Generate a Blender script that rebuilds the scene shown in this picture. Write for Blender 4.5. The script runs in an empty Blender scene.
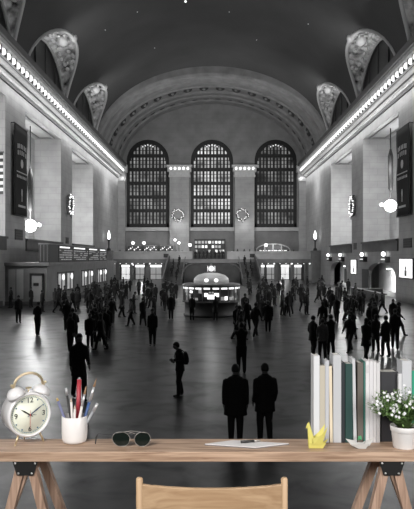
import bpy, bmesh, math, random
from mathutils import Vector, Matrix, Euler
R = random.Random(7)
PI = math.pi
sc = bpy.context.scene
COL = sc.collection
K = 650.0; S = 1.25; CAMZ = 4.2; HX = 18.3

def P(px, py, Y):
    return Vector(((px - 212) * Y / K, Y, CAMZ - (py - 258) * Y / K))

# ------------------------------------------------------------------ materials
def mat(name, col, rough=0.6, metal=0.0, emit=None, es=0.0, noise=0.0, nscale=4.0, bump=0.0, brick=None,
        spec=0.5, alpha=None, trans=0.0, coat=0.0):
    m = bpy.data.materials.new(name); m.use_nodes = True
    nt = m.node_tree; b = nt.nodes['Principled BSDF']
    if not isinstance(col, (tuple, list)): col = (col, col, col)
    b.inputs['Base Color'].default_value = (*col, 1)
    b.inputs['Roughness'].default_value = rough
    b.inputs['Metallic'].default_value = metal
    b.inputs['Specular IOR Level'].default_value = spec
    b.inputs['Transmission Weight'].default_value = trans
    b.inputs['Coat Weight'].default_value = coat
    if emit is not None:
        if not isinstance(emit, (tuple, list)): emit = (emit, emit, emit)
        b.inputs['Emission Color'].default_value = (*emit, 1)
        b.inputs['Emission Strength'].default_value = es
    geo = nt.nodes.new('ShaderNodeNewGeometry')
    last = None
    if noise > 0 or bump > 0:
        n = nt.nodes.new('ShaderNodeTexNoise'); n.inputs['Scale'].default_value = nscale
        n.inputs['Detail'].default_value = 6
        nt.links.new(geo.outputs['Position'], n.inputs['Vector'])
        mr = nt.nodes.new('ShaderNodeMapRange')
        mr.inputs['From Min'].default_value = .3; mr.inputs['From Max'].default_value = .7
        mr.inputs['To Min'].default_value = 1 - noise; mr.inputs['To Max'].default_value = 1 + noise
        nt.links.new(n.outputs['Fac'], mr.inputs['Value'])
        vm = nt.nodes.new('ShaderNodeVectorMath'); vm.operation = 'SCALE'
        vm.inputs[0].default_value = col
        nt.links.new(mr.outputs['Result'], vm.inputs['Scale'])
        last = vm.outputs['Vector']
        if bump > 0:
            bp = nt.nodes.new('ShaderNodeBump'); bp.inputs['Strength'].default_value = bump
            bp.inputs['Distance'].default_value = .02 if nscale > 3 else .15
            nt.links.new(n.outputs['Fac'], bp.inputs['Height'])
            nt.links.new(bp.outputs['Normal'], b.inputs['Normal'])
    if brick:
        w, h, amt = brick
        sx = nt.nodes.new('ShaderNodeSeparateXYZ'); nt.links.new(geo.outputs['Position'], sx.inputs[0])
        ad = nt.nodes.new('ShaderNodeMath'); ad.operation = 'ADD'
        nt.links.new(sx.outputs['X'], ad.inputs[0]); nt.links.new(sx.outputs['Y'], ad.inputs[1])
        cx = nt.nodes.new('ShaderNodeCombineXYZ')
        nt.links.new(ad.outputs[0], cx.inputs['X']); nt.links.new(sx.outputs['Z'], cx.inputs['Y'])
        br = nt.nodes.new('ShaderNodeTexBrick'); br.inputs['Scale'].default_value = 1
        br.inputs['Brick Width'].default_value = w; br.inputs['Row Height'].default_value = h
        br.inputs['Mortar Size'].default_value = .05; br.inputs['Mortar Smooth'].default_value = .3
        br.inputs['Color1'].default_value = (1, 1, 1, 1); br.inputs['Color2'].default_value = (1 - amt * .6,) * 3 + (1,)
        br.inputs['Mortar'].default_value = (1 - amt * 1.5,) * 3 + (1,)
        nt.links.new(cx.outputs[0], br.inputs['Vector'])
        mx = nt.nodes.new('ShaderNodeVectorMath'); mx.operation = 'MULTIPLY'
        nt.links.new(br.outputs['Color'], mx.inputs[0])
        if last: nt.links.new(last, mx.inputs[1])
        else: mx.inputs[1].default_value = col
        last = mx.outputs['Vector']
    if last: nt.links.new(last, b.inputs['Base Color'])
    return m

def wood(name, c1, c2, axis='X', scale=1.0, rough=.5):
    m = bpy.data.materials.new(name); m.use_nodes = True
    nt = m.node_tree; b = nt.nodes['Principled BSDF']; b.inputs['Roughness'].default_value = rough
    tc = nt.nodes.new('ShaderNodeTexCoord'); mp = nt.nodes.new('ShaderNodeMapping')
    s = [55 * scale, 55 * scale, 55 * scale]; s['XYZ'.index(axis)] = 3.0 * scale
    mp.inputs['Scale'].default_value = s
    nt.links.new(tc.outputs['Object'], mp.inputs['Vector'])
    n = nt.nodes.new('ShaderNodeTexNoise'); n.inputs['Scale'].default_value = 1.6; n.inputs['Detail'].default_value = 8
    n.inputs['Distortion'].default_value = .6
    nt.links.new(mp.outputs[0], n.inputs['Vector'])
    cr = nt.nodes.new('ShaderNodeValToRGB')
    cr.color_ramp.elements[0].position = .32; cr.color_ramp.elements[0].color = (*c1, 1)
    cr.color_ramp.elements[1].position = .68; cr.color_ramp.elements[1].color = (*c2, 1)
    nt.links.new(n.outputs['Fac'], cr.inputs[0]); nt.links.new(cr.outputs[0], b.inputs['Base Color'])
    bp = nt.nodes.new('ShaderNodeBump'); bp.inputs['Strength'].default_value = .15; bp.inputs['Distance'].default_value = .002
    nt.links.new(n.outputs['Fac'], bp.inputs['Height']); nt.links.new(bp.outputs[0], b.inputs['Normal'])
    return m

M = {}
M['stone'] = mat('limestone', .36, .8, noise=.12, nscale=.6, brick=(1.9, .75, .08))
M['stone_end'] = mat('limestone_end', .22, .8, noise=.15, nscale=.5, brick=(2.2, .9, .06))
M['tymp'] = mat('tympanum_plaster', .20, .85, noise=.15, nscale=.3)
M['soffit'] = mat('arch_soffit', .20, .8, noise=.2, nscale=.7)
M['coffer_shade'] = mat('coffer_shade', .03, .8)  # near-black tone paints the shade inside the coffers
M['sky_ceiling'] = mat('painted_ceiling', .048, .9, noise=.25, nscale=.12)
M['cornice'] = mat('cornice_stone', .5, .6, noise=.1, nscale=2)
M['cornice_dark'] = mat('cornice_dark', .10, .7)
M['shell'] = mat('lunette_ornament', .24, .8, noise=1.0, nscale=1.0, bump=1.0)  # strong mottling paints the relief's light and shade into the hood colour
M['rim'] = mat('lunette_rim', .36, .7)
M['darkglass'] = mat('dark_glass', .006, .4, spec=.2)
M['iron'] = mat('black_iron', .008, .6)
M['bulb'] = mat('bulb_glow', .9, .4, emit=(1, 1, 1), es=1.3)
M['globe'] = mat('globe_glow', .9, .4, emit=(1, 1, 1), es=4)
M['lit'] = mat('lit_panel', .8, .5, emit=(1, 1, 1), es=.8)
M['lit_dim'] = mat('lit_panel_dim', .4, .5, emit=(1, 1, 1), es=.22)
M['litstrong'] = mat('lit_sign', .8, .5, emit=(1, 1, 1), es=1.4)
M['dark'] = mat('dark_metal', .03, .5)
M['dgrey'] = mat('dark_stone', .09, .6, noise=.2, nscale=1)
M['mgrey'] = mat('grey_marble', .2, .5, noise=.15, nscale=1)
M['lgrey'] = mat('pale_marble', .42, .5, noise=.1, nscale=1)
M['banner'] = mat('banner_cloth', .012, .9)
M['white'] = mat('white_paint', .75, .5)
M['wreath'] = mat('wreath_foliage', .09, .9, noise=.5, nscale=9, bump=.5)
M['skin'] = mat('skin_grey', .16, .6)
M['hair'] = mat('hair_dark', .02, .7)
M['trousers'] = mat('trousers_dark', .016, .85)
M['shoe'] = mat('shoe_black', .01, .4)
for k, v in (('c0', .011), ('c1', .02), ('c2', .035), ('c3', .14)):
    M[k] = mat('coat_' + 'abcd'[int(k[1])], v, .9, noise=.2, nscale=20)

# floor: polished marble with faint slabs
def floor_mat():
    m = mat('marble_floor', .036, .28, noise=.7, nscale=.55, spec=.38)
    nt = m.node_tree; b = nt.nodes['Principled BSDF']
    geo = [n for n in nt.nodes if n.type == 'NEW_GEOMETRY'][0]
    br = nt.nodes.new('ShaderNodeTexBrick'); br.offset = 0
    br.inputs['Scale'].default_value = 1; br.inputs['Brick Width'].default_value = 1.6; br.inputs['Row Height'].default_value = 1.6
    br.inputs['Mortar Size'].default_value = .02; br.inputs['Color1'].default_value = (1, 1, 1, 1)
    br.inputs['Color2'].default_value = (.8, .8, .8, 1); br.inputs['Mortar'].default_value = (.9, .9, .9, 1)
    nt.links.new(geo.outputs['Position'], br.inputs['Vector'])
    src = b.inputs['Base Color'].links[0].from_socket
    mx = nt.nodes.new('ShaderNodeVectorMath'); mx.operation = 'MULTIPLY'
    nt.links.new(src, mx.inputs[0]); nt.links.new(br.outputs['Color'], mx.inputs[1])
    nt.links.new(mx.outputs[0], b.inputs['Base Color'])
    n = nt.nodes.new('ShaderNodeTexNoise'); n.inputs['Scale'].default_value = .35; n.inputs['Detail'].default_value = 2
    nt.links.new(geo.outputs['Position'], n.inputs['Vector'])
    mr = nt.nodes.new('ShaderNodeMapRange'); mr.inputs['To Min'].default_value = .18; mr.inputs['To Max'].default_value = .42
    nt.links.new(n.outputs['Fac'], mr.inputs['Value']); b.inputs['Roughness'].default_value = .32
    n.inputs['Scale'].default_value = .9; n.inputs['Detail'].default_value = 6; n.inputs['Distortion'].default_value = .8
    mr.inputs['From Min'].default_value = .35; mr.inputs['From Max'].default_value = .65; mr.inputs['To Min'].default_value = .15; mr.inputs['To Max'].default_value = .75
    nt.links.new(mr.outputs[0], b.inputs['Specular IOR Level'])
    return m
M['floor'] = floor_mat()

# ------------------------------------------------------------------ mesh builder
class MB:
    def __init__(s): s.v = []; s.f = []; s.mi = []; s.sm = []
    def add(s, vs, fs, mi=0, smooth=False, mtx=None):
        o = len(s.v)
        for p in vs: s.v.append(tuple(mtx @ Vector(p)) if mtx else tuple(p))
        for f in fs:
            s.f.append([i + o for i in f]); s.mi.append(mi); s.sm.append(smooth)
        return s
    def box(s, a, b, mi=0, mtx=None):
        x0, y0, z0 = a; x1, y1, z1 = b
        if x0 > x1: x0, x1 = x1, x0
        if y0 > y1: y0, y1 = y1, y0
        if z0 > z1: z0, z1 = z1, z0
        vs = [(x0,y0,z0),(x1,y0,z0),(x1,y1,z0),(x0,y1,z0),(x0,y0,z1),(x1,y0,z1),(x1,y1,z1),(x0,y1,z1)]
        return s.add(vs, [(0,3,2,1),(4,5,6,7),(0,1,5,4),(1,2,6,5),(2,3,7,6),(3,0,4,7)], mi, False, mtx)
    def rings(s, rings, mi=0, cap=True, smooth=True, mtx=None, closed=True):
        n = len(rings[0]); vs = [p for r in rings for p in r]; fs = []
        for i in range(len(rings) - 1):
            for j in range(n if closed else n - 1):
                k = (j + 1) % n
                fs.append((i*n+j, i*n+k, (i+1)*n+k, (i+1)*n+j))
        if cap and closed:
            fs.append(tuple(reversed(range(n)))); fs.append(tuple(range((len(rings)-1)*n, len(rings)*n)))
        return s.add(vs, fs, mi, smooth, mtx)
    def tube(s, pts, rad, n=8, mi=0, cap=True, smooth=True, mtx=None, flat=1.0):
        pts = [Vector(p) for p in pts]; rs = []
        if not isinstance(rad, (list, tuple)): rad = [rad] * len(pts)
        up = None
        for i, p in enumerate(pts):
            d = (pts[min(i+1, len(pts)-1)] - pts[max(i-1, 0)]).normalized()
            if up is None:
                up = Vector((0,0,1)) if abs(d.z) < .9 else Vector((0,1,0))
            a = d.cross(up).normalized(); bb = a.cross(d).normalized(); up = bb
            rs.append([p + a * math.cos(t) * rad[i] + bb * math.sin(t) * rad[i] * flat for t in [2*PI*j/n for j in range(n)]])
        return s.rings(rs, mi, cap, smooth, mtx)
    def lathe(s, prof, n=20, c=(0,0,0), mi=0, mtx=None, cap=True, smooth=True):
        rs = [[(c[0] + r*math.cos(2*PI*j/n), c[1] + r*math.sin(2*PI*j/n), c[2] + z) for j in range(n)] for r, z in prof]
        return s.rings(rs, mi, cap, smooth, mtx)
    def ball(s, c, r, n=10, m=6, mi=0, mtx=None):
        if not isinstance(r, (tuple, list)): r = (r, r, r)
        rs = []
        for i in range(m + 1):
            t = PI * i / m; t = min(max(t, .02), PI - .02)
            rs.append([(c[0] + r[0]*math.sin(t)*math.cos(2*PI*j/n), c[1] + r[1]*math.sin(t)*math.sin(2*PI*j/n), c[2] - r[2]*math.cos(t)) for j in range(n)])
        return s.rings(rs, mi, True, True, mtx)
    def prism(s, poly, axis, a, b, mi=0, mtx=None):
        # poly in the two other axes
        def mk(u, v, w):
            return {'X': (w, u, v), 'Y': (u, w, v), 'Z': (u, v, w)}[axis]
        n = len(poly)
        vs = [mk(u, v, a) for u, v in poly] + [mk(u, v, b) for u, v in poly]
        fs = [tuple(range(n)), tuple(reversed(range(n, 2*n)))] + [(i, (i+1) % n, n + (i+1) % n, n + i) for i in range(n)]
        return s.add(vs, fs, mi, False, mtx)
    def build(s, name, mats, parent=None, fix=True, loc=None):
        me = bpy.data.meshes.new(name); me.from_pydata(s.v, [], s.f)
        if not isinstance(mats, (list, tuple)): mats = [mats]
        for m in mats: me.materials.append(m)
        me.polygons.foreach_set('material_index', s.mi); me.polygons.foreach_set('use_smooth', s.sm)
        if fix:
            bm = bmesh.new(); bm.from_mesh(me); bmesh.ops.recalc_face_normals(bm, faces=bm.faces); bm.to_mesh(me); bm.free()
        me.update()
        o = bpy.data.objects.new(name, me); COL.objects.link(o)
        if parent: o.parent = parent
        if loc: o.location = loc
        return o

def tag(o, label=None, cat=None, group=None, kind=None):
    if label: o['label'] = label
    if cat: o['category'] = cat
    if group: o['group'] = group
    if kind: o['kind'] = kind
    return o
def empty(name, loc=(0,0,0), rz=0, label=None, cat=None, group=None, kind=None):
    o = bpy.data.objects.new(name, None); o.empty_display_size = .1; COL.objects.link(o)
    o.location = loc; o.rotation_euler = (0, 0, rz)
    return tag(o, label, cat, group, kind)
def copy_tree(o, parent=None):
    c = o.copy(); COL.objects.link(c); c.parent = parent
    for ch in list(o.children): copy_tree(ch, c)
    return c
def bevel(o, w=.003, seg=2):
    m = o.modifiers.new('b', 'BEVEL'); m.width = w; m.segments = seg; m.limit_method = 'ANGLE'
    return o

# ------------------------------------------------------------------ setting: hall
YE = 102 * S
SPR = 21.5
def ell(x, a=18.3, b=12.6): return SPR + b * math.sqrt(max(0, 1 - (x/a)**2))

fl = MB().box((-22, -6, -.3), (22, YE + 1, 0)).build('floor', M['floor']); tag(fl, 'polished grey marble concourse floor', 'floor', kind='structure')
pf = MB().box((-4, -3, 2.36), (4, 3.2, 2.76)).box((-4, -3, 0), (4, 2.8, 2.36)).build('floor', M['dgrey'])
tag(pf, 'dark raised landing floor under the desk and chair', 'floor', kind='structure')

# side walls ----------------------------------------------------------
def arch_strip(mb, u0, u1, z0, ztop, ops, mp, depth, mi=0, nseg=14):
    us = {u0, u1}
    for (uc, hw, sill, spr, rise) in ops:
        for i in range(nseg + 1): us.add(uc - hw * math.cos(PI * i / nseg))
    if callable(ztop):
        n = 40
        for i in range(n + 1): us.add(u0 + (u1 - u0) * i / n)
    us = sorted(us); zt = ztop if callable(ztop) else (lambda u: ztop)
    def hole(u):
        for o in ops:
            if abs(u - o[0]) < o[1]: return o
        return None
    def az(o, u): return o[3] + o[4] * math.sqrt(max(0, 1 - ((u - o[0]) / o[1])**2))
    for a, b in zip(us, us[1:]):
        if b - a < 1e-6: continue
        o = hole((a + b) / 2)
        q = lambda z00, z01, z10, z11: mb.add([mp(a, z00, 0), mp(b, z01, 0), mp(b, z11, 0), mp(a, z10, 0)], [(0, 1, 2, 3)], mi)
        if o is None: q(z0, z0, zt(a), zt(b))
        else:
            if o[2] > z0:
                q(z0, z0, o[2], o[2])
                mb.add([mp(a, o[2], 0), mp(b, o[2], 0), mp(b, o[2], depth), mp(a, o[2], depth)], [(0,1,2,3)], mi)
            q(az(o, a), az(o, b), zt(a), zt(b))
            mb.add([mp(a, az(o, a), 0), mp(b, az(o, b), 0), mp(b, az(o, b), depth), mp(a, az(o, a), depth)], [(0,1,2,3)], mi)
    for o in ops:
        for u in (o[0] - o[1], o[0] + o[1]):
            mb.add([mp(u, o[2], 0), mp(u, o[2], depth), mp(u, o[3], depth), mp(u, o[3], 0)], [(0,1,2,3)], mi)

PIERS = [(-3, 0), (12, 17), (29, 34), (46, 51), (63, 68), (80, 102)]
RECS = [(0, 12), (17, 29), (34, 46), (51, 63), (68, 80)]
GATES = [(56.7, 5.3), (75.5, 5.3), (40, 5)]   # centre, half width (hall units)
for side, nm in ((-1, 'left'), (1, 'right')):
    mb = MB(); X = lambda x: side * x
    mb.box((X(HX), -4, 18.6), (X(HX + 3.2), YE, 22.6))
    mb.box((X(HX + 3.2), -4, 0), (X(HX + 4), YE, 22.6))
    for a, b in PIERS: mb.box((X(HX), a*S, 5.2), (X(HX + 3.2), b*S, 18.6))
    # lower storey
    ops = [(c*S, w*S*.93, 0, 2.2, 1.5) for c, w in GATES] if side == 1 else []
    arch_strip(mb, -4, YE, 0, 5.2, ops, lambda u, z, d: (X(HX + d), u, z), .6)
    mb.add([(X(HX), -4, 5.2), (X(HX+3.2), -4, 5.2), (X(HX+3.2), YE, 5.2), (X(HX), YE, 5.2)], [(0,1,2,3)])
    o = mb.build('wall_' + nm, M['stone']); tag(o, 'tall %s stone wall with deep lit recesses between piers' % nm, 'wall', kind='structure')
    # recess ledges & soffit frames
    for a, b in RECS:
        t = MB().box((X(HX - .15), a*S, 4.9), (X(HX + .45), b*S, 5.9)).box((X(HX - .3), a*S, 5.9), (X(HX + .5), b*S, 6.1))
        t.build('recess_parapet', M['dgrey'], o)
        z = 18.55
        t = MB().box((X(HX+.5), a*S+.8, z-.12), (X(HX+.8), b*S-.8, z)).box((X(HX+2.3), a*S+.8, z-.12), (X(HX+2.6), b*S-.8, z))
        t.box((X(HX+.8), a*S+.8, z-.12), (X(HX+2.3), a*S+1.3, z)).box((X(HX+.8), b*S-1.3, z-.12), (X(HX+2.3), b*S-.8, z))
        t.build('soffit_frame', M['mgrey'], o)
    # base plinth course
    MB().box((X(HX - .2), -4, 0), (X(HX), (45 if side == -1 else 33)*S, .5)).build('plinth', M['dgrey'], o)
    # cornice swept along the hall
    prof = [(HX, 20.0), (18.0, 20.02), (17.95, 20.22), (17.75, 20.26), (17.7, 20.42), (17.3, 20.5), (17.15, 20.85), (17.7, 20.9),
            (17.7, 21.6), (16.95, 21.65), (16.85, 21.95), (HX, 22.0)]
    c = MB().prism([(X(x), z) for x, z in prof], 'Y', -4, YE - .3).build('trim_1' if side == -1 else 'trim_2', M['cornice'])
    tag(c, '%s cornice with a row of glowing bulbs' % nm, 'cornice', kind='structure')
    MB().box((X(17.6), -4, 20.9), (X(17.72), YE - .4, 21.6)).build('niche_shade', M['cornice_dark'], c)  # dark sheet paints the shade in the gaps behind the bulbs
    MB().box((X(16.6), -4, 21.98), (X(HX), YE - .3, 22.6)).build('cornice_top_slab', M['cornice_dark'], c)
    MB().box((X(18.1), -4, 19.7), (X(HX), YE - .3, 19.85)).box((X(17.66), -4, 20.27), (X(17.8), YE - .3, 20.40)).build('cornice_groove_shade', M['cornice_dark'], c)  # raised dark strips paint the shade of moulding grooves
    MB().box((X(17.22), -4, 20.62), (X(17.3), YE - .3, 20.72)).build('cornice_groove_shade', M['cornice_dark'], c)  # another dark strip painted as a shaded groove
    proto = None; y = YE - 1.5; n = 0
    while n < 68:
        if proto is None:
            proto = MB().ball((0, 0, 0), (.26, .33, .29), 10, 6).build('light_bulb', M['bulb'], c); b = proto
        else:
            b = proto.copy(); COL.objects.link(b); b.parent = c
        b.location = (X(17.25), y, 21.24)
        y -= 1.34; n += 1
    # brackets between bulbs
    t = MB(); y = YE - 1.5 - .67
    for i in range(68):
        t.box((X(17.15), y - .12, 20.9), (X(17.6), y + .12, 21.6)); y -= 1.34
    t.build('cornice_bracket_row', M['cornice_dark'], c)

# end wall ------------------------------------------------------------
WIN = [(-12.6, 4.15), (0, 4.15), (12.5, 4.15)]
mb = MB()
ops = [(c, w, 10.2, 23.3, 4.15) for c, w in WIN]
arch_strip(mb, -HX, HX, 4.0, lambda u: ell(u, 18.3, 13.1), ops, lambda u, z, d: (u, YE + d, z), 1.0, 0, 18)
mb.box((-22, YE + .9, 0), (22, YE + 1.5, 38))
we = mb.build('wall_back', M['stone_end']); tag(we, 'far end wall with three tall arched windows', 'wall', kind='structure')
# pilasters
for x0, x1 in ((-8.25, -4.45), (4.45, 8.25)):
    t = MB().box((x0, YE - .9, 4), (x1, YE, 20.2)).build('pilaster', M['stone'], we)
    t = MB().box((x0 - .2, YE - 1.1, 20.0), (x1 + .2, YE, 20.35)).box((x0 - .4, YE - 1.3, 21.0), (x1 + .4, YE, 21.9)).box((x0 - .6, YE - 1.5, 21.9), (x1 + .6, YE, 22.3))
    t.box((x0 - .1, YE - 1.0, 20.35), (x1 + .1, YE, 21.0))
    cp = t.build('capital', M['cornice'], we)
    for i in range(5):
        MB().ball((x0 + .25 + i * (x1 - x0 - .5) / 4, YE - 1.3, 21.5 + .1), (.25, .2, .3), 8, 5).build('light_bulb', M['bulb'], cp)
for sd in (-1, 1):
    MB().box((sd*16.95, YE - 1.0, 4), (sd*HX, YE, 19.2)).build('pilaster', M['stone'], we)
    MB().box((sd*16.5, YE - 1.6, 20.9), (sd*HX, YE, 22.3)).box((sd*16.9, YE - 1.3, 19.2), (sd*HX, YE, 20.9)).build('capital', M['cornice'], we)
# window surrounds and sills
MB().box((-HX, YE - .35, 9.5), (-8.3, YE + .2, 10.2)).box((-4.4, YE - .35, 9.5), (4.4, YE + .2, 10.2)).box((8.3, YE - .35, 9.5), (HX, YE + .2, 10.2)).build('window_ledge', M['lgrey'], we)
# lit glass: one procedural pane pattern per window
def winglass(name, es, seed):
    m = bpy.data.materials.new(name); m.use_nodes = True; nt = m.node_tree; b = nt.nodes['Principled BSDF']
    b.inputs['Base Color'].default_value = (.02, .02, .02, 1); b.inputs['Roughness'].default_value = .3
    geo = nt.nodes.new('ShaderNodeNewGeometry'); n = nt.nodes.new('ShaderNodeTexNoise')
    n.noise_dimensions = '4D'; n.inputs['W'].default_value = seed
    n.inputs['Scale'].default_value = .45; n.inputs['Detail'].default_value = 3
    nt.links.new(geo.outputs['Position'], n.inputs['Vector'])
    mr = nt.nodes.new('ShaderNodeMapRange'); mr.inputs['From Min'].default_value = .32; mr.inputs['From Max'].default_value = .68
    mr.inputs['To Min'].default_value = es * .05; mr.inputs['To Max'].default_value = es * 1.6
    nt.links.new(n.outputs['Fac'], mr.inputs['Value'])
    b.inputs['Emission Color'].default_value = (1, 1, 1, 1)
    nt.links.new(mr.outputs[0], b.inputs['Emission Strength'])
    return m
for i, (xc, hw) in enumerate(WIN):
    root = empty('window_%d' % (i + 1), (xc, YE + .5, 10.2), 0, '%s tall arched window in the far end wall' % ['left', 'middle', 'right'][i], 'window', kind='structure')
    H0 = 13.1
    # backlit glass with arched outline
    poly = [(-hw, 0), (hw, 0)] + [(hw*math.cos(PI*k/16), H0 + hw*math.sin(PI*k/16)) for k in range(17)]
    MB().prism(poly, 'Y', .25, .3).build('glass', winglass('window_glow_%d' % i, (.22, .60, .22)[i], i * 3.1), root)
    t = MB()
    def hz(x): return H0 + math.sqrt(max(0, hw*hw - x*x))
    # outer frame
    t.box((-hw, -.2, 0), (-hw + .45, .2, H0)).box((hw - .45, -.2, 0), (hw, .2, H0)).box((-hw, -.2, 0), (hw, .2, .75))
    arc = [(hw*math.cos(PI*k/16), H0 + hw*math.sin(PI*k/16)) for k in range(17)]
    inn = [((hw - .8)*math.cos(PI*k/16), H0 + (hw - .8)*math.sin(PI*k/16)) for k in range(17)]
    for k in range(16): t.prism([arc[k], arc[k+1], inn[k+1], inn[k]], 'Y', -.2, .2)
    # wide catwalk bands
    for z in (3.3, 6.0, 8.7, 11.4, 14.1): t.box((-min(hw, hw), -.25, z - .32), (hw, .25, z + .32) if z < H0 else (hw, .25, z + .32))
    t.build('window_frame', M['iron'], root)
    t = MB(); nb = 11
    for k in range(nb + 1):
        x = -hw + .45 + (2*hw - .9) * k / nb
        w = .2 if k % 2 else .14
        t.box((x - w, -.1, .6), (x + w, .1, hz(x) - .05))
    for z in [z0 + dz for z0 in (.75, 3.6, 6.3, 9.0, 11.7, 14.4) for dz in (.75, 1.5)]:
        if z < 16: t.box((-math.sqrt(max(.1, hw*hw - max(0, z - H0)**2)), -.08, z - .06), (math.sqrt(max(.1, hw*hw - max(0, z - H0)**2)), .08, z + .06))
    t.build('mullion', M['iron'], root)
    # small lamp cluster under arch crown
    for dx in (-1, -.5, 0, .5, 1):
        MB().ball((dx, -.4, H0 + 3.1 - abs(dx)*.35), .13, 8, 5).build('lamp', M['lit'], root)

# tympanum arch (barrel) ----------------------------------------------
def ering(a, b, n=48, z0=SPR): return [(a*math.cos(PI*k/n), z0 + b*math.sin(PI*k/n)) for k in range(n + 1)]
ar_prof = [(81, -1.3), (81, .0), (81.1, .45), (82.4, .5), (82.5, .05), (84, .05), (84.1, .45), (85.8, .45), (86, 0), (88.6, 0), (88.7, .3), (89, .3), (89.1, -.1),
           (93, -.1), (93.1, .3), (93.6, .3), (93.7, 0), (96, 0), (96.2, .25), (97.6, .3), (97.8, 0), (99.6, 0), (99.7, .35), (102, .4)]
def AB(y0): return 11.5 + (y0 - 81)/21*1.8
mb = MB(); rings = []
for y0, d in ar_prof:
    rings.append([(x, y0*S, z) for x, z in ering(18.2 - d, AB(y0) - d)])
mb.rings(rings, 0, False, False, None, False)
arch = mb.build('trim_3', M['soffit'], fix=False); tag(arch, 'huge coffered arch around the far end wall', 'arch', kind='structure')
t = MB(); t2 = MB()
for tt, y0, ry, rr, cnt in ((t, 90.8, 1.7, .8, 20), (t2, 98.7, .8, .62, 26)):
    for k in range(cnt):
        a = PI * (k + .5) / cnt
        c = Vector((18.15*math.cos(a), y0*S, SPR + AB(y0)*math.sin(a)))
        tt.ball((0,0,0), (rr, ry, .12), 12, 6, mtx=Matrix.Translation(c) @ Matrix.Rotation(-(math.atan2(math.sin(a)*13.0/18.2*1.4, math.cos(a)) - PI/2) , 4, 'Y'))
t.build('coffer_shade_row', M['coffer_shade'], arch); t2.build('coffer_shade_row', M['coffer_shade'], arch)  # bulging dark ovals stand for shaded coffer recesses
t = MB()
for k in range(20):
    a = PI * (k + .5) / 20
    t.ball((18.0*math.cos(a), 90.6*S, SPR + (AB(90.6) - .12)*math.sin(a)), (.3, .5, .25), 8, 5)
t.build('rosette_boss_row', M['soffit'], arch)

# main vault with lunettes ----------------------------------------------
LUN = [7, 24, 40.6, 57.4, 73.9]
LHW = 6.8
def rimpt(c, u):      # u in -1..1 across the lunette: depth into hall
    d = 3.0 * (max(0, 1 - abs(u)**2.3)) ** .75
    x = HX - d
    return x, ell(x)
def thmin(y0):
    for c in LUN:
        u = (y0 - c) / LHW
        if abs(u) < 1:
            x, z = rimpt(c, u); return math.acos(min(1, x / 18.3))
    return 0
ys = set([-3, 81.3])
for c in LUN:
    for k in range(25): ys.add(c - LHW * math.cos(PI * k / 24))
for k in range(-1, 16): ys.add(k * 5.2)
ys = sorted(y for y in ys if -3 <= y <= 81.3)
mb = MB(); rings = []
for y0 in ys:
    tm = thmin(y0); n = 48
    rings.append([(18.3*math.cos(tm + (PI - 2*tm)*k/n), y0*S, SPR + 12.6*math.sin(tm + (PI - 2*tm)*k/n)) for k in range(n + 1)])
mb.rings(rings, 0, False, True, None, False)
ceil = mb.build('ceiling', M['sky_ceiling'], fix=False); tag(ceil, 'dark painted barrel vault ceiling with faint stars', 'ceiling', kind='structure')
MB().box((-19.5, -5, 36), (19.5, YE + 1.5, 36.3)).build('roof_slab', M['dark'], ceil)
for px, py, y0 in ((185.5, 1.5, 60), (120, 30, 70), (300, 24, 66), (160, 48, 78), (255, 40, 72), (230, 12, 60), (140, 12, 62)):
    x = (px - 212)*y0/520; z = ell(x) - .12
    MB().ball((x, (z - CAMZ)*K/(258 - py), z), .07 if px > 186 or px < 185 else .14, 8, 5).build('star_light', M['lit_dim'] if px != 185.5 else M['litstrong'], ceil)
wn = 4
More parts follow.
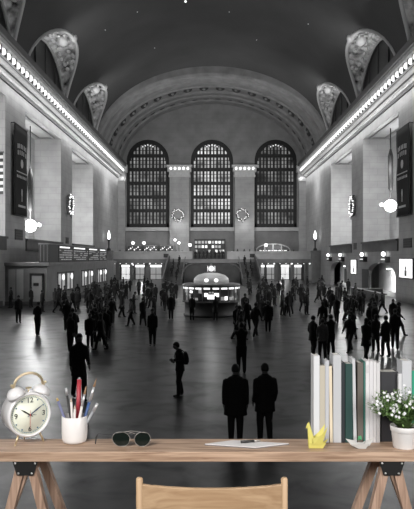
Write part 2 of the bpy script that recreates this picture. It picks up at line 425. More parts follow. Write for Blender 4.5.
for side in (-1, 1):
    for c in LUN[1:]:
        root = empty('window_%d' % wn, (side*HX, c*S, 22.3), 0, 'dark %s lunette window with ornate plaster hood, %s from the end arch' % ('left' if side < 0 else 'right', {73.9: 'nearest', 57.4: 'second', 40.6: 'third', 24: 'fourth'}[c]), 'window', kind='structure'); wn += 1
        N = 24; WR = 6.4
        def wz(u): return -.8 + WR * math.sqrt(max(0, 1 - u*u))
        us = [-math.cos(PI*k/N) for k in range(N + 1)]
        wpts = [(0, u*LHW*S, wz(u)) for u in us]
        rpts = []
        for u in us:
            x, z = rimpt(c, u); rpts.append((-side*(HX - x), u*LHW*S, z - 22.3))
        g = MB().add([(side*.1, p[1], p[2]) for p in wpts], [tuple(range(N + 1))]).build('glass', M['darkglass'], root, fix=False)
        rows = []
        for j in range(7):
            q = j / 6
            rows.append([tuple(Vector(a).lerp(Vector(b), q) + Vector((0, 0, .35*math.sin(q*PI)))) for a, b in zip(wpts, rpts)])
        MB().rings(rows, 0, False, True, None, False).build('plaster_hood', M['shell'], root, fix=False)
        MB().tube(rpts[1:-1], .2, 8).build('hood_rim', M['rim'], root)
        MB().tube([(p[0] - side*.1, p[1], p[2]) for p in wpts[1:-1]], .16, 6).build('window_frame', M['mgrey'], root)
        t = MB()
        for u in (-.5, 0, .5):
            t.box((-side*.02, u*LHW*S - .07, -.6), (side*.08, u*LHW*S + .07, wz(u)))
        t.box((-side*.02, -LHW*S*.9, 1.7), (side*.08, LHW*S*.9, 1.85))
        t.build('mullion', M['iron'], root)
        # relief: shield, wings and swags on the hood
        t = MB(); rr = random.Random(3)
        for k in range(60):
            u = rr.uniform(-.8, .8); q = rr.uniform(.25, .85); iu = min(N - 1, max(1, int((math.acos(-u))/PI*N)))
            p = Vector(wpts[iu]).lerp(Vector(rpts[iu]), q) + Vector((0, 0, .2*math.sin(q*PI)))
            t.ball(p, (rr.uniform(.12, .3), rr.uniform(.2, .7), rr.uniform(.12, .3)), 7, 4, mtx=None)
        ip = N // 2; p = Vector(wpts[ip]).lerp(Vector(rpts[ip]), .6)
        t.ball(p, (.6, 1.0, .6), 10, 6); t.ball(Vector(rpts[ip]) + Vector((0, 0, .1)), (.45, .7, .5), 10, 6)
        for a in (-1, 1): t.ball(Vector(rpts[ip]) + Vector((0, a*.8, .1)), (.2, .7, .25), 8, 5)
        t.build('relief_ornament', M['rim'], root)

# balcony and arcade at far end ------------------------------------------
BY = 93 * S
t = MB().box((-HX, BY, 3.5), (HX, YE, 4.0)).box((-HX, BY - .2, 3.3), (HX, BY + .4, 3.55))
bal = t.build('balcony', M['mgrey']); tag(bal, 'grey stone balcony across the far end of the hall', 'balcony', kind='structure')
for x0, x1 in ((-HX, -3.5), (2.7, HX)):
    p = MB().box((x0, BY - .05, 4.0), (x1, BY + .3, 5.15)).box((x0, BY - .2, 5.15), (x1, BY + .45, 5.4)).build('parapet', M['lgrey'], bal)
t = MB()
for x in (-8.2, 7.2): t.box((x - .45, BY - .15, 4.3), (x + .45, BY - .05, 4.95))
t.build('parapet_panel', M['dark'], bal)
# arcade under it
t = MB().box((-HX, YE - 1, 0), (-12.5, YE - .5, 3.4)).box((-13, YE - 1, 2.9), (13, YE - .5, 3.5)).box((12.5, YE - 1, 0), (HX, YE - .5, 3.4))
for x in (-17, -14.5, -11.5, -8.5, 8.5, 11.5, 14.5, 17): t.box((x - .3, BY + .5, 0), (x + .3, BY + 1.1, 3.5))
t.build('arcade', M['mgrey'], bal)
for i, (x0, x1) in enumerate(((-17.6, -15.8), (-14.9, -13.1), (-12, -9.8), (-9.3, -7.2), (8.5, 10.2), (10.6, 12.6), (13.4, 15), (15.6, 17.4))):
    r = empty('shop_front', ((x0+x1)/2, YE - 1.05, 0), 0, 'bright lit passage front under the far balcony, %s' % ('left of the booth' if x0 < 0 else 'right of the booth'), 'shop front', 'lit fronts under the balcony, %s side' % ('left' if x0 < 0 else 'right'))
    w = (x1 - x0)/2
    MB().box((-w, 0, .1), (w, .04, 2.3)).build('lit_window', M['lit_dim'] if i % 3 else M['lit'], r)
    MB().box((-w, -.15, 2.4), (w, .04, 2.85)).build('sign_band', M['litstrong'], r)
    t = MB().box((-w - .1, -.1, 0), (-w + .05, .05, 2.9)).box((w - .05, -.1, 0), (w + .1, .05, 2.9)).box((-.05, -.05, 0), (.05, .05, 2.4)).box((-w, -.05, 1.0), (w, .05, 1.1))
    t.build('frame', M['dark'], r)
# small ceiling spots under the balcony edge
for k in range(34):
    x = -17.5 + k * 35 / 33
    if -4 < x < 4: continue
    o = MB().ball((0, 0, 0), .09 if k % 3 else .16, 6, 4).build('ceiling_spot', M['bulb'], loc=(x, BY + .2, 3.2)); tag(o, 'tiny bright spot lamp under the far balcony edge', 'lamp', 'spot lamps under the balcony edge')

# balcony back shops / restaurants
def lamp_ball(name, loc, r, label, cat='lamp', group=None, m='globe', post=None):
    if post:
        root = empty(name, (loc[0], loc[1], post), 0, label, cat, group); h = loc[2] - post
        MB().lathe([(.16, 0), (.16, .08), (.05, .15), (.04, h - r)], 8).build('post', M['dark'], root)
        MB().ball((0, 0, h), r, 10, 6).build('globe', M[m], root); return root
    o = MB().ball((0, 0, 0), r, 10, 6).build(name, M[m], loc=loc); tag(o, label, cat, group); return o
Yb = BY + 3
for px, py, r, lb in ((133, 243, .38, 'left end of the balcony'), (144, 243, .38, 'left window bay of the balcony'), (175, 240, .3, 'left pilaster of the end wall'),
                      (179, 243, .3, 'balcony tables left of the stair opening'), (190, 245, .4, 'left edge of the stair opening'), (232, 252, .2, 'right edge of the stair opening')):
    p = P(px, py, Yb); lamp_ball('table_lamp', p, r*.75, 'globe lamp on the balcony, ' + lb, 'lamp', 'globe lamps on the balcony', post=4.0)
r = empty('balcony_shop', (-.4, YE - 1.7, 4), 0, 'brightly lit glazed shop front at the top of the stairs', 'shop front')
MB().box((-3, .3, 0), (3, .5, 3.9)).build('back_panel', M['dark'], r)
rr = random.Random(5)
for i in range(9):
    for j in range(3):
        if rr.random() < .15: continue
        MB().box((-2.9 + i*.65, .1, 1.3 + j*.85), (-2.9 + i*.65 + .45, .2, 1.3 + j*.85 + .5)).build('lit_screen', M['lit' if rr.random() < .4 else 'lit_dim'], r)
# arched kiosk right, dining fronts left
r = empty('arched_kiosk', P(273, 252, YE - 3) * Vector((1,1,0)) + Vector((0,0,4)).to_3d() if False else (11.7, YE - 3, 4), 0, 'arched glazed entrance with curved top under the right window', 'entrance')
t = MB(); ap = [(3.2*math.cos(PI*k/14), 1.7 + 1.2*math.sin(PI*k/14)) for k in range(15)]
t.tube([(x, 0, z) for x, z in ap], .12, 6)
for x in (-3.2, -1.6, 0, 1.6, 3.2): t.box((x - .12, -.1, 0), (x + .12, .1, 1.7 + 1.2*math.sqrt(max(0, 1 - (x/3.2)**2))))
t.build('frame', M['lgrey'], r)
MB().prism([(3.2, 0), ] + ap + [(-3.2, 0)], 'Y', .15, .2).build('glass', M['dgrey'], r)
MB().box((-2.6, -.05, 1.55), (2.6, .05, 1.7)).build('light_strip', M['lit'], r)
lamp_ball('table_lamp', P(266, 245, YE - 5), .3, 'bright round lamp left of the arched balcony entrance', post=4.0)
for i in range(3):
    r = empty('balcony_counter', (-15 + i*3.1, YE - 2.2, 4), 0, 'lit serving counter on the balcony under the left window', 'counter', 'serving counters on the balcony')
    MB().box((-1.3, 0, 0), (1.3, .6, 1.1)).build('counter_body', M['dark'], r)
    MB().box((-1.3, .6, 1.6), (1.3, .7, 2.5)).build('back_display', M['dgrey'], r)
    for q in range(7): MB().ball((-1.1 + q*.36, .5, 1.8 + .5*((q*7) % 3)/2), .09 + .05*(q % 2), 6, 4).build('bulb', M['bulb'], r)
    MB().box((-1.3, .3, 2.5), (1.3, .7, 2.7)).build('canopy', M['mgrey'], r)
    MB().box((-1.25, .7, 0), (-1.15, .72, 2.5)).box((1.15, .62, 0), (1.25, .72, 2.5)).build('post', M['dark'], r)
for i in range(2):
    r = empty('balcony_counter', (-7.2 + i*2.2, YE - 3.2, 4), 0, 'low lit counter on the balcony in front of the left pilaster', 'counter', 'counters before the left pilaster')
    MB().box((-.9, 0, 0), (.9, .6, 1.3)).build('counter_body', M['dark'], r)
    MB().box((-.9, -.02, 1.32), (.9, .5, 1.5)).build('lit_top', M['lit_dim'], r)

# stairs behind the booth ------------------------------------------------
st = empty('staircase', (0, 85*S, 0), 0, 'dark stone double staircase with pale curved edges behind the information booth', 'staircase')
pts = [(-4.6, 0), (4.6, 0)] + [(4.6 - 1.6*(1 - math.cos(a)), 1.9 + 1.3*math.sin(a)) for a in [PI/2*k/8 for k in range(9)]] + [(-4.6 + 1.6*(1 - math.cos(a)), 1.9 + 1.3*math.sin(a)) for a in [PI/2*k/8 for k in range(8, -1, -1)]]
MB().prism(pts, 'Y', 0, 10.0).build('landing_block', M['dgrey'], st)
MB().tube([(x, -.08, z) for x, z in pts[2:11]], .12, 6).build('edge_band', M['mgrey'], st); MB().tube([(x, -.08, z) for x, z in pts[11:]], .12, 6).build('edge_band', M['mgrey'], st)
for sd in (-1, 1):
    t = MB(); n = 18
    for k in range(n): t.box((sd*4.65, -6 + 14*k/n, 0), (sd*7.5, 10, 3.5*(k+1)/n))
    t.build('steps', M['dgrey'], st)
    MB().prism([(-6.3, 0), (-6.3, 1.0), (8, 4.5), (10, 4.5), (10, 0)], 'X', sd*7.5, sd*7.8).build('balustrade', M['dgrey'], st)
    MB().tube([(sd*7.65, -6.3, 1.05), (sd*7.65, 8, 4.55), (sd*7.65, 10, 4.55)], .11, 6).build('handrail', M['mgrey'], st)
    MB().tube([(sd*4.7, -6.3, 1.0), (sd*4.7, 8, 4.4)], .08, 6).build('handrail', M['mgrey'], st)

# information booth -------------------------------------------------------
bz = empty('information_booth', (-.05, 47.7, 0), 0, 'round information booth with lit glass ring, pale domed roof and clock on top', 'booth')
MB().lathe([(2.0, 0), (2.05, .12), (1.95, .2), (1.95, .95), (2.12, 1.0), (2.12, 1.08), (1.6, 1.08)], 40).build('counter', M['dgrey'], bz)
MB().lathe([(2.1, 2.12), (2.14, 2.14), (2.14, 2.3), (1.9, 2.36), (1.4, 2.38)], 40).build('roof_ring', M['mgrey'], bz)
MB().lathe([(1.5, 1.1), (1.5, 2.12)], 32, cap=False).build('glass_band', M['dark'], bz)
for k in range(30):
    a = 2*PI*k/30; h = rr.uniform(.1, .3); zz = rr.choice((1.2, 1.45, 1.7)); w = rr.uniform(.1, .2)
    MB().box((-w, -.02, 0), (w, .02, h), mtx=Matrix.Rotation(a, 4, 'Z') @ Matrix.Translation((0, -1.75 - rr.uniform(0, .2), zz))).build('lit_display', M[rr.choice(('lit', 'lit_dim', 'lit_dim', 'litstrong'))], bz)
MB().box((-.28, -2.08, 1.3), (.28, -2.04, 1.62)).build('lit_sign', M['litstrong'], bz)
for k in range(20):
    a = 2*PI*k/20; MB().box((-.03, -.03, 1.08), (.03, .03, 2.14), mtx=Matrix.Rotation(a, 4, 'Z') @ Matrix.Translation((0, -2.04, 0))).build('window_post', M['mgrey'], bz)
for k in range(20):
    a = 2*PI*(k + .5)/20
    MB().box((-.22, -.03, 0), (.22, .03, .12), mtx=Matrix.Rotation(a, 4, 'Z') @ Matrix.Translation((0, -2.02, 1.98))).build('header_light', M['litstrong'], bz)
MB().lathe([(1.26, 2.3), (1.30, 2.5), (1.25, 2.72), (1.0, 2.95), (.5, 3.1), (.12, 3.13)], 32).build('domed_roof', mat('dome_glass', .5, .4, emit=(1, 1, 1), es=.10), bz)
MB().ball((-.35, -1.25, 2.6), (.16, .1, .13), 10, 6).build('dome_lamp', M['litstrong'], bz)
MB().ball((.35, -1.25, 2.6), (.16, .1, .13), 10, 6).build('dome_lamp', M['litstrong'], bz)
MB().lathe([(.2, 2.9), (.1, 3.0), (.07, 3.12), (.1, 3.18), (.05, 3.2)], 12).build('clock_stem', M['mgrey'], bz)
ck = MB().ball((0, 0, 3.42), .27, 14, 8).build('clock_body', M['mgrey'], bz)
for k in range(4):
    mt = Matrix.Rotation(k*PI/2, 4, 'Z')
    MB().prism([(.20*math.cos(2*PI*j/20), 3.42 + .20*math.sin(2*PI*j/20)) for j in range(20)], 'Y', -.285, -.24, mtx=mt).build('clock_face', M['lit'], ck)
    MB().box((-.012, -.31, 3.42), (.012, -.295, 3.6), mtx=mt).box((0, -.31, 3.41), (.12, -.295, 3.435), mtx=mt).build('clock_hand', M['dark'], ck)
MB().ball((0, 0, 3.74), .07, 8, 5).build('finial', M['mgrey'], bz)

# left ticket block and boards ---------------------------------------------
Y0t, Y1t = 46*S, 78*S
tb = MB().box((-HX, Y0t, 0), (-14.6, Y1t, 3.6)).box((-HX, Y0t - .25, 3.5), (-14.35, Y1t + .2, 3.8)).build('ticket_office', M['mgrey'])
tag(tb, 'long grey stone ticket office block along the left wall', 'ticket office')
MB().box((-14.6, Y0t, 0), (-14.45, Y1t, .35)).box((-HX, Y0t - .12, 0), (-14.45, Y0t, .35)).build('plinth', M['dgrey'], tb)
for y0, y1 in ((49, 51.5), (52, 54.5), (58, 60.4), (61, 63.4), (66, 68.4), (69, 71.4)):
    w = MB().box((-14.6, y0*S, 1.05), (-14.55, y1*S, 2.75)).build('ticket_window', M['lit_dim'], tb)
    MB().box((-14.52, y0*S, 1.0), (-14.3, y1*S, 1.1)).build('sill', M['dgrey'], w)
    t = MB()
    for q in (0, .5, 1): t.box((-14.56, (y0 + (y1-y0)*q)*S - .08, 1.05), (-14.48, (y0 + (y1-y0)*q)*S + .08, 2.85))
    t.box((-14.56, y0*S, 2.7), (-14.48, y1*S, 2.85)); t.build('frame', M['dark'], w)
    MB().ball((-14.35, (y0 + y1)/2*S, 2.35), (.12, .3, .3), 8, 5).build('lamp', M['bulb'], w)
for px in (12, 20, ):   # pale panels on the end face
    x = (px - 212)*Y0t/K
    MB().box((x - .3, Y0t - .06, .6), (x + .3, Y0t, 3.2)).build('pale_panel', M['lgrey'], tb)
d = MB().box((-16.0 + .05, Y0t - .1, 0), (-15.0, Y0t - .02, 2.7)).build('doorway', M['lgrey'], tb)
MB().box((-16.1, Y0t - .15, 0), (-15.92, Y0t, 2.8)).box((-15.02, Y0t - .15, 0), (-14.85, Y0t, 2.8)).box((-16.1, Y0t - .15, 2.65), (-14.85, Y0t, 2.85)).build('door_frame', M['dark'], d)
MB().box((-15.75, Y0t - .2, 1.75), (-15.3, Y0t - .1, 2.0)).build('sign', M['dark'], d)
by = 46.4; ends = [46.4, 49.4, 54.5, 61.3, 67.2, 72]
for i in range(5):
    a, b = ends[i]*S, ends[i+1]*S - .15
    r = empty('departure_board', (-15.0, a, 3.8), 0, ['dark blank departure board at the near end above the ticket office', 'second departure board from the near end above the ticket office', 'third departure board from the near end, wide and lit', 'fourth departure board from the near end', 'farthest departure board above the ticket office'][i], 'departure board', 'departure boards above the ticket office')
    MB().box((-.45, 0, .0), (.45, b - a, 1.7)).build('case', M['dark'], r)
    MB().box((-.5, -.03, 1.62), (.5, b - a + .03, 1.74)).build('top_rail', M['mgrey'], r)
    if i:
        t = MB(); rl = random.Random(i)
        for row in range(5):
            y = .3
            while y < b - a - .6:
                w = rl.uniform(.3, 1.1); w = min(w, b - a - .3 - y)
                if rl.random() < .8: t.box((.45, y, .22 + row*.22), (.47, y + w, .22 + row*.22 + .08))
                y += w + .2
        t.build('text_rows', M['lit_dim'], r)
        MB().box((.45, .4, 1.38), (.48, (b-a)*.75, 1.5)).build('header_line', M['litstrong'], r)
    else:
        t = MB()
        for q in (-.3, 0, .3): t.box((q - .02, -.02, .1), (q + .02, 0, 1.6))
        t.build('case_rib', M['mgrey'], r)

# right wall gates -----------------------------------------------------------
for i, (c, w) in enumerate(GATES[:2]):
    r = empty('track_gate', (HX + .6, c*S, 0), 0, 'lit arched track gate in the right wall, %s' % ('nearer one below the banner pier' if i == 0 else 'farther one beyond the small poster'), 'gate')
    MB().box((1.0, -w*S, 0), (1.1, w*S, 3.75)).build('back_wall', mat('passage_wall_%d' % i, .6, .7, noise=.1, nscale=1), r)
    MB().box((.9, w*S*.1 if i else -w*S*.75, 0), (1.0, w*S*.45 if i else -w*S*.42, 2.6)).build('dark_doorway', M['dark'], r)
    MB().box((.5, -w*S, .02), (1.0, w*S, .5)).build('step', M['lgrey'], r)
    t = MB().box((.3, -w*S*.5, 2.95), (.5, w*S*.1, 3.05)).build('light_strip', M['litstrong'], r)
for (px, y0c, txt) in ((331, 80, 0), (344, 72.5, 0), (366, 62, 1), (388, 54.2, 2)):
    pp = ('farthest', 'second farthest', 'second nearest dark', 'nearest grey')[(331, 344, 366, 388).index(px)]
    r = empty('gate_sign', (HX, y0c*S, 4.0), 0, pp + ' gate sign box with a lamp on top on the right wall', 'sign')
    MB().box((-.5, -.9, -.25), (0, .9, .35)).build('sign_box', M['dark'] if txt < 2 else M['mgrey'], r)
    MB().box((-.52, -.75, 0), (-.5, .75, .12)).build('sign_text_bar', M['lit'], r)
    MB().ball((-.45, 0, .62), (.22, .35, .24), 10, 6).build('lamp', M['globe'], r)
for (y0, y1, z0, z1, lb, m) in ((65.6, 68.0, 2.2, 3.95, 'small bright backlit poster on the right wall beside the farther gate', 'litstrong'), (47.2, 50.4, 2.35, 4.1, 'large bright backlit poster on the near right pier', 'litstrong'), ):
    r = empty('backlit_poster', (HX, (y0+y1)/2*S, z0), 0, lb, 'poster')
    w = (y1-y0)/2*S
    MB().box((-.12, -w - .1, -.1), (0, w + .1, z1-z0+.1)).build('frame', M['dark'], r)
    MB().box((-.14, -w, 0), (-.12, w, z1-z0)).build('lit_face', M[m], r)
    MB().box((-.15, -.35, .15), (-.14, .35, .7)).ball((-.14, 0, .9), (.01, .25, .2)).build('picture', M['mgrey'], r)
r = MB().box((HX - .5, 59.3*S, .5), (HX - .3, 61.8*S, 2.9)).box((HX - .6, 59.6*S, 0), (HX - .2, 61.5*S, .5)).build('standing_poster', M['dark']); tag(r, 'tall black display panel standing at the nearer gate', 'display panel')
r = MB().box((15.0, 46*S, 0), (15.3, 56*S, .95)).box((14.9, 46*S, .95), (15.5, 56*S, 1.05)).box((15.3, 55.7*S, 0), (HX, 56*S, .95)).build('stone_barrier', M['dgrey']); tag(r, 'low dark barrier wall in front of the nearer track gate', 'barrier')
# dark square plaques
for (side, y0, z, h, w, lb) in ((-1, 49.2, 5.7+.7, 1.0, 1.2, 'dark square vent on the near left pier below the banner'), (-1, 65.6, 6.4, .8, .8, 'dark square vent on the second left pier'),
                                (1, 48.6, 5.6, .9, 1.3, 'dark square vent on the near right pier below the banner'), (1, 66.4, 5.7, .85, .8, 'dark square vent on the second right pier')):
    r = empty('wall_vent', (side*HX, y0*S, z), 0, lb, 'vent')
    MB().box((-side*.06, -w, -h*.5), (0, w, h*.5)).build('frame', M['dark'], r)
    t = MB()
    for k in range(4): t.box((-side*.09, -w*.9, -h*.4 + k*h*.24), (-side*.06, w*.9, -h*.4 + k*h*.24 + .05))
    t.build('slat', M['iron'], r)

# banners -----------------------------------------------------------------
for side, lb in ((-1, 'tall black banner with white emblems on the near left pier'), (1, 'tall black banner with white emblems on the near right pier')):
    r = empty('hanging_banner', (side*(HX - .3), 49.0*S, 8.2), 0, lb, 'banner')
    w = 1.65*S
    t = MB()
    nr = 12
    rows = [[(-side*.04*math.sin(i*1.1 + j*.3), -w + 2*w*j/8, 8.3*i/nr) for j in range(9)] for i in range(nr + 1)]
    t.rings(rows, 0, False, True, None, False)
    cl = t.build('cloth', M['banner'], r, fix=False); sm = cl.modifiers.new('s', 'SOLIDIFY'); sm.thickness = .03
    MB().tube([(0, -w - .1, 8.35), (0, w + .1, 8.35)], .06, 6).build('rod', M['dark'], r)
    MB().tube([(0, -w - .1, -.03), (0, w + .1, -.03)], .05, 6).build('rod', M['dark'], r)
    for q in (-w, w): MB().tube([(side*.3, q, 8.35), (0, q, 8.35)], .04, 6).build('bracket', M['dark'], r)
    t = MB(); x = -side*.1
    # arched lettering marks, emblem, divider and figure with caption
    for rw, (zz, n_, hh) in enumerate(((6.0, 6, .42), (5.4, 5, .42))):
        for k in range(n_):
            y = (-1 + 2*(k + .5)/n_)*w*.72; z = zz + .25*(1 - (y/w)**2)
            t.box((x - .01, y - .13, z), (x + .01, y + .13 - .06*(k % 2), z + hh))
    t.ball((x, 0, 4.85), (.02, .42, .42), 12, 6)
    t.box((x - .01, -w*.8, 3.95), (x + .01, w*.8, 4.05))
    for k in range(7): t.box((x - .01, -w*.75 + k*w*.22, 3.45), (x + .01, -w*.75 + k*w*.22 + .25, 3.7))
    t.ball((x, 0, 2.1), (.02, .22, .42), 10, 6).box((x - .01, -.1, 1.3), (x + .01, .1, 1.9))
    t.box((x - .01, -w*.55, .75), (x + .01, w*.55, .95))
    t.build('white_emblem', mat('banner_print_%d' % (side + 1), .45, .8), r)

# wreaths -----------------------------------------------------------------
def wreath(loc, rz, r, lb, lit=1):
    root = empty('wreath', loc, rz, lb, 'wreath')
    n = 28; t = MB(); rw = random.Random(int(loc[1]) + int(loc[0]))
    t.tube([(r*math.cos(2*PI*k/n), -.12, r*math.sin(2*PI*k/n)) for k in range(n + 1)], .13*r, 7)
    for k in range(70):
        a = rw.uniform(0, 2*PI); q = r*(1 + rw.uniform(-.25, .25))
        t.ball((q*math.cos(a), -.12 - rw.uniform(0, .25)*r, q*math.sin(a)), r*rw.uniform(.05, .12), 5, 3)
    t.build('foliage', M['wreath'], root)
    t = MB()
    for k in range(26):
        a = 2*PI*k/26; q = r*(1 + rw.uniform(-.22, .22)); t.ball((q*math.cos(a), -.36*r, q*math.sin(a)), r*.085, 5, 3)
    t.build('fairy_lights', M['litstrong'], root)
    MB().ball((-.16*r, -.3*r, -r), (.2*r, .1*r, .12*r), 8, 5).ball((.16*r, -.3*r, -r), (.2*r, .1*r, .12*r), 8, 5).box((-.05*r, -.4*r, -1.5*r), (.05*r, -.3*r, -r)).build('bow', M['dark'], root)
for px, lb in ((178, 'lit round wreath on the left pilaster of the end wall'), (242, 'lit round wreath on the right pilaster of the end wall')):
    p = P(px, 215, YE - 1.0); wreath(p - Vector((0, .35, 0)), 0, 1.05, lb)
wreath((-HX + .2, 65.5*S, 10.9), -PI/2 + PI, 1.15, 'lit wreath on the second left pier')
wreath((HX - .2, 66.2*S, 10.8), -PI/2, 1.15, 'lit wreath on the second right pier')

# chandeliers in near recesses, torch lamps ----------------------------------
for side, z, y0, lb in ((-1, 7.7, 56.8, 'left'), (1, 10.0, 57.8, 'right')):
    c = Vector((side*(HX + 1.55), y0*S, z))
    r = empty('hanging_lamp', c, 0, 'glowing globe lamp hanging on a long dark rod in the %s wall recess' % lb, 'lamp')
    MB().tube([(0,0,.5), (0, 0, 18.6 - z)], .06, 6).build('rod', M['dark'], r)
    MB().lathe([(.1, 1.6), (.26, 1.9), (.3, 5.5), (.1, 6.3)], 10).build('lantern_body', M['iron'], r)
    MB().ball((0, 0, 0), .7, 14, 8).build('globe', M['globe'], r)
    for k in range(8):
        a = 2*PI*k/8; MB().ball((1.0*math.cos(a), 1.0*math.sin(a), .1), .22, 8, 5).build('small_bulb', M['globe'], r)
    MB().tube([(1.0*math.cos(2*PI*k/16), 1.0*math.sin(2*PI*k/16), -.12) for k in range(17)], .05, 5).build('ring', M['dark'], r)
for side in (-1, 1):
    y = 88*S
    pd = MB().box((side*16.8, y - .7, 0), (side*(HX - .05), y + .7, 5.2)).box((side*16.65, y - .85, 5.2), (side*(HX - .05), y + .85, 5.45)).build('lamp_pedestal', M['mgrey']); tag(pd, 'grey stone pedestal under the %s torch lamp' % ('left' if side < 0 else 'right'), 'pedestal')
    r = empty('torch_lamp', (side*17.45, y, 5.45), 0, 'tall %s torch lamp with a flame-shaped bright globe near the end wall' % ('left' if side < 0 else 'right'), 'lamp')
    MB().lathe([(.35, 0), (.3, .3), (.12, .5), (.14, 1.6), (.3, 1.8), (.1, 1.95)], 10).build('post', M['dark'], r)
    MB().lathe([(.1, 1.9), (.22, 2.1), (.26, 2.5), (.16, 3.0), (.03, 3.4)], 12).build('flame_globe', M['globe'], r)
# sliver of flag by left pier
r = empty('hanging_flag', (-17.05, 50, 9.1), 0, 'striped flag edge hanging at the far left', 'flag')
rows = [[(-1.0 + 2.0*j/8, .06*math.sin(j*1.3), 3.2*i/8) for j in range(9)] for i in range(9)]
fm = mat('flag_stripes', .6, .8); nt = fm.node_tree; g = nt.nodes.new('ShaderNodeTexCoord'); sx = nt.nodes.new('ShaderNodeSeparateXYZ'); nt.links.new(g.outputs['Object'], sx.inputs[0])
mm = nt.nodes.new('ShaderNodeMath'); mm.operation = 'MULTIPLY'; mm.inputs[1].default_value = 2.0; nt.links.new(sx.outputs['Z'], mm.inputs[0])
fr = nt.nodes.new('ShaderNodeMath'); fr.operation = 'FRACT'; nt.links.new(mm.outputs[0], fr.inputs[0])
gt = nt.nodes.new('ShaderNodeMath'); gt.operation = 'GREATER_THAN'; gt.inputs[1].default_value = .5; nt.links.new(fr.outputs[0], gt.inputs[0])
mp_ = nt.nodes.new('ShaderNodeMapRange'); mp_.inputs['To Min'].default_value = .03; mp_.inputs['To Max'].default_value = .6; nt.links.new(gt.outputs[0], mp_.inputs['Value']); nt.links.new(mp_.outputs[0], nt.nodes['Principled BSDF'].inputs['Base Color'])
MB().rings(rows, 0, False, True, None, False).build('cloth', fm, r, fix=False)
MB().tube([(-1.3, 0, 3.25), (1.05, 0, 3.25)], .04, 6).build('pole', M['dark'], r)

# ------------------------------------------------------------------ people
DG = None
def fuse(verts, edges, radii, voxel, extra):
    """Limbs as tapered tubes with round joints, fused by a voxel remesh into ONE continuous surface."""
    g = MB(); rr2 = [r if isinstance(r, tuple) else (r, r) for r in radii]
    for a, b in edges:
        A, B = Vector(verts[a]), Vector(verts[b]); L = (B - A).length; rings = []
        if L < 1e-5: continue
        d = (B - A).normalized(); x = Vector((1, 0, 0)); x = (x - d*x.dot(d))
        x = x.normalized() if x.length > .2 else Vector((0, 1, 0)).cross(d).normalized()
        y = d.cross(x)
        for q in range(5):
            q = q/4; c = A.lerp(B, q); rx = rr2[a][0]*(1-q) + rr2[b][0]*q; ry = rr2[a][1]*(1-q) + rr2[b][1]*q
            rings.append([c + x*rx*math.cos(t) + y*ry*math.sin(t) for t in [2*PI*k/12 for k in range(12)]])
        g.rings(rings)
    for p, r in zip(verts, rr2): g.ball(p, (r[0], r[1], min(r)), 12, 8)
    g.v += extra.v; n0 = len(g.v) - len(extra.v); g.f += [[i + n0 for i in f] for f in extra.f]
    me = bpy.data.meshes.new('tmp'); me.from_pydata(g.v, [], g.f)
    bm = bmesh.new(); bm.from_mesh(me); bmesh.ops.recalc_face_normals(bm, faces=bm.faces); bm.to_mesh(me); bm.free()
    o = bpy.data.objects.new('tmp', me); COL.objects.link(o)
    m = o.modifiers.new('r', 'REMESH'); m.mode = 'VOXEL'; m.voxel_size = voxel; m.use_smooth_shade = True
    m = o.modifiers.new('c', 'SMOOTH'); m.iterations = 2; m.factor = .5
    dg = bpy.context.evaluated_depsgraph_get()
    out = bpy.data.meshes.new_from_object(o.evaluated_get(dg)); bpy.data.objects.remove(o)
    return out

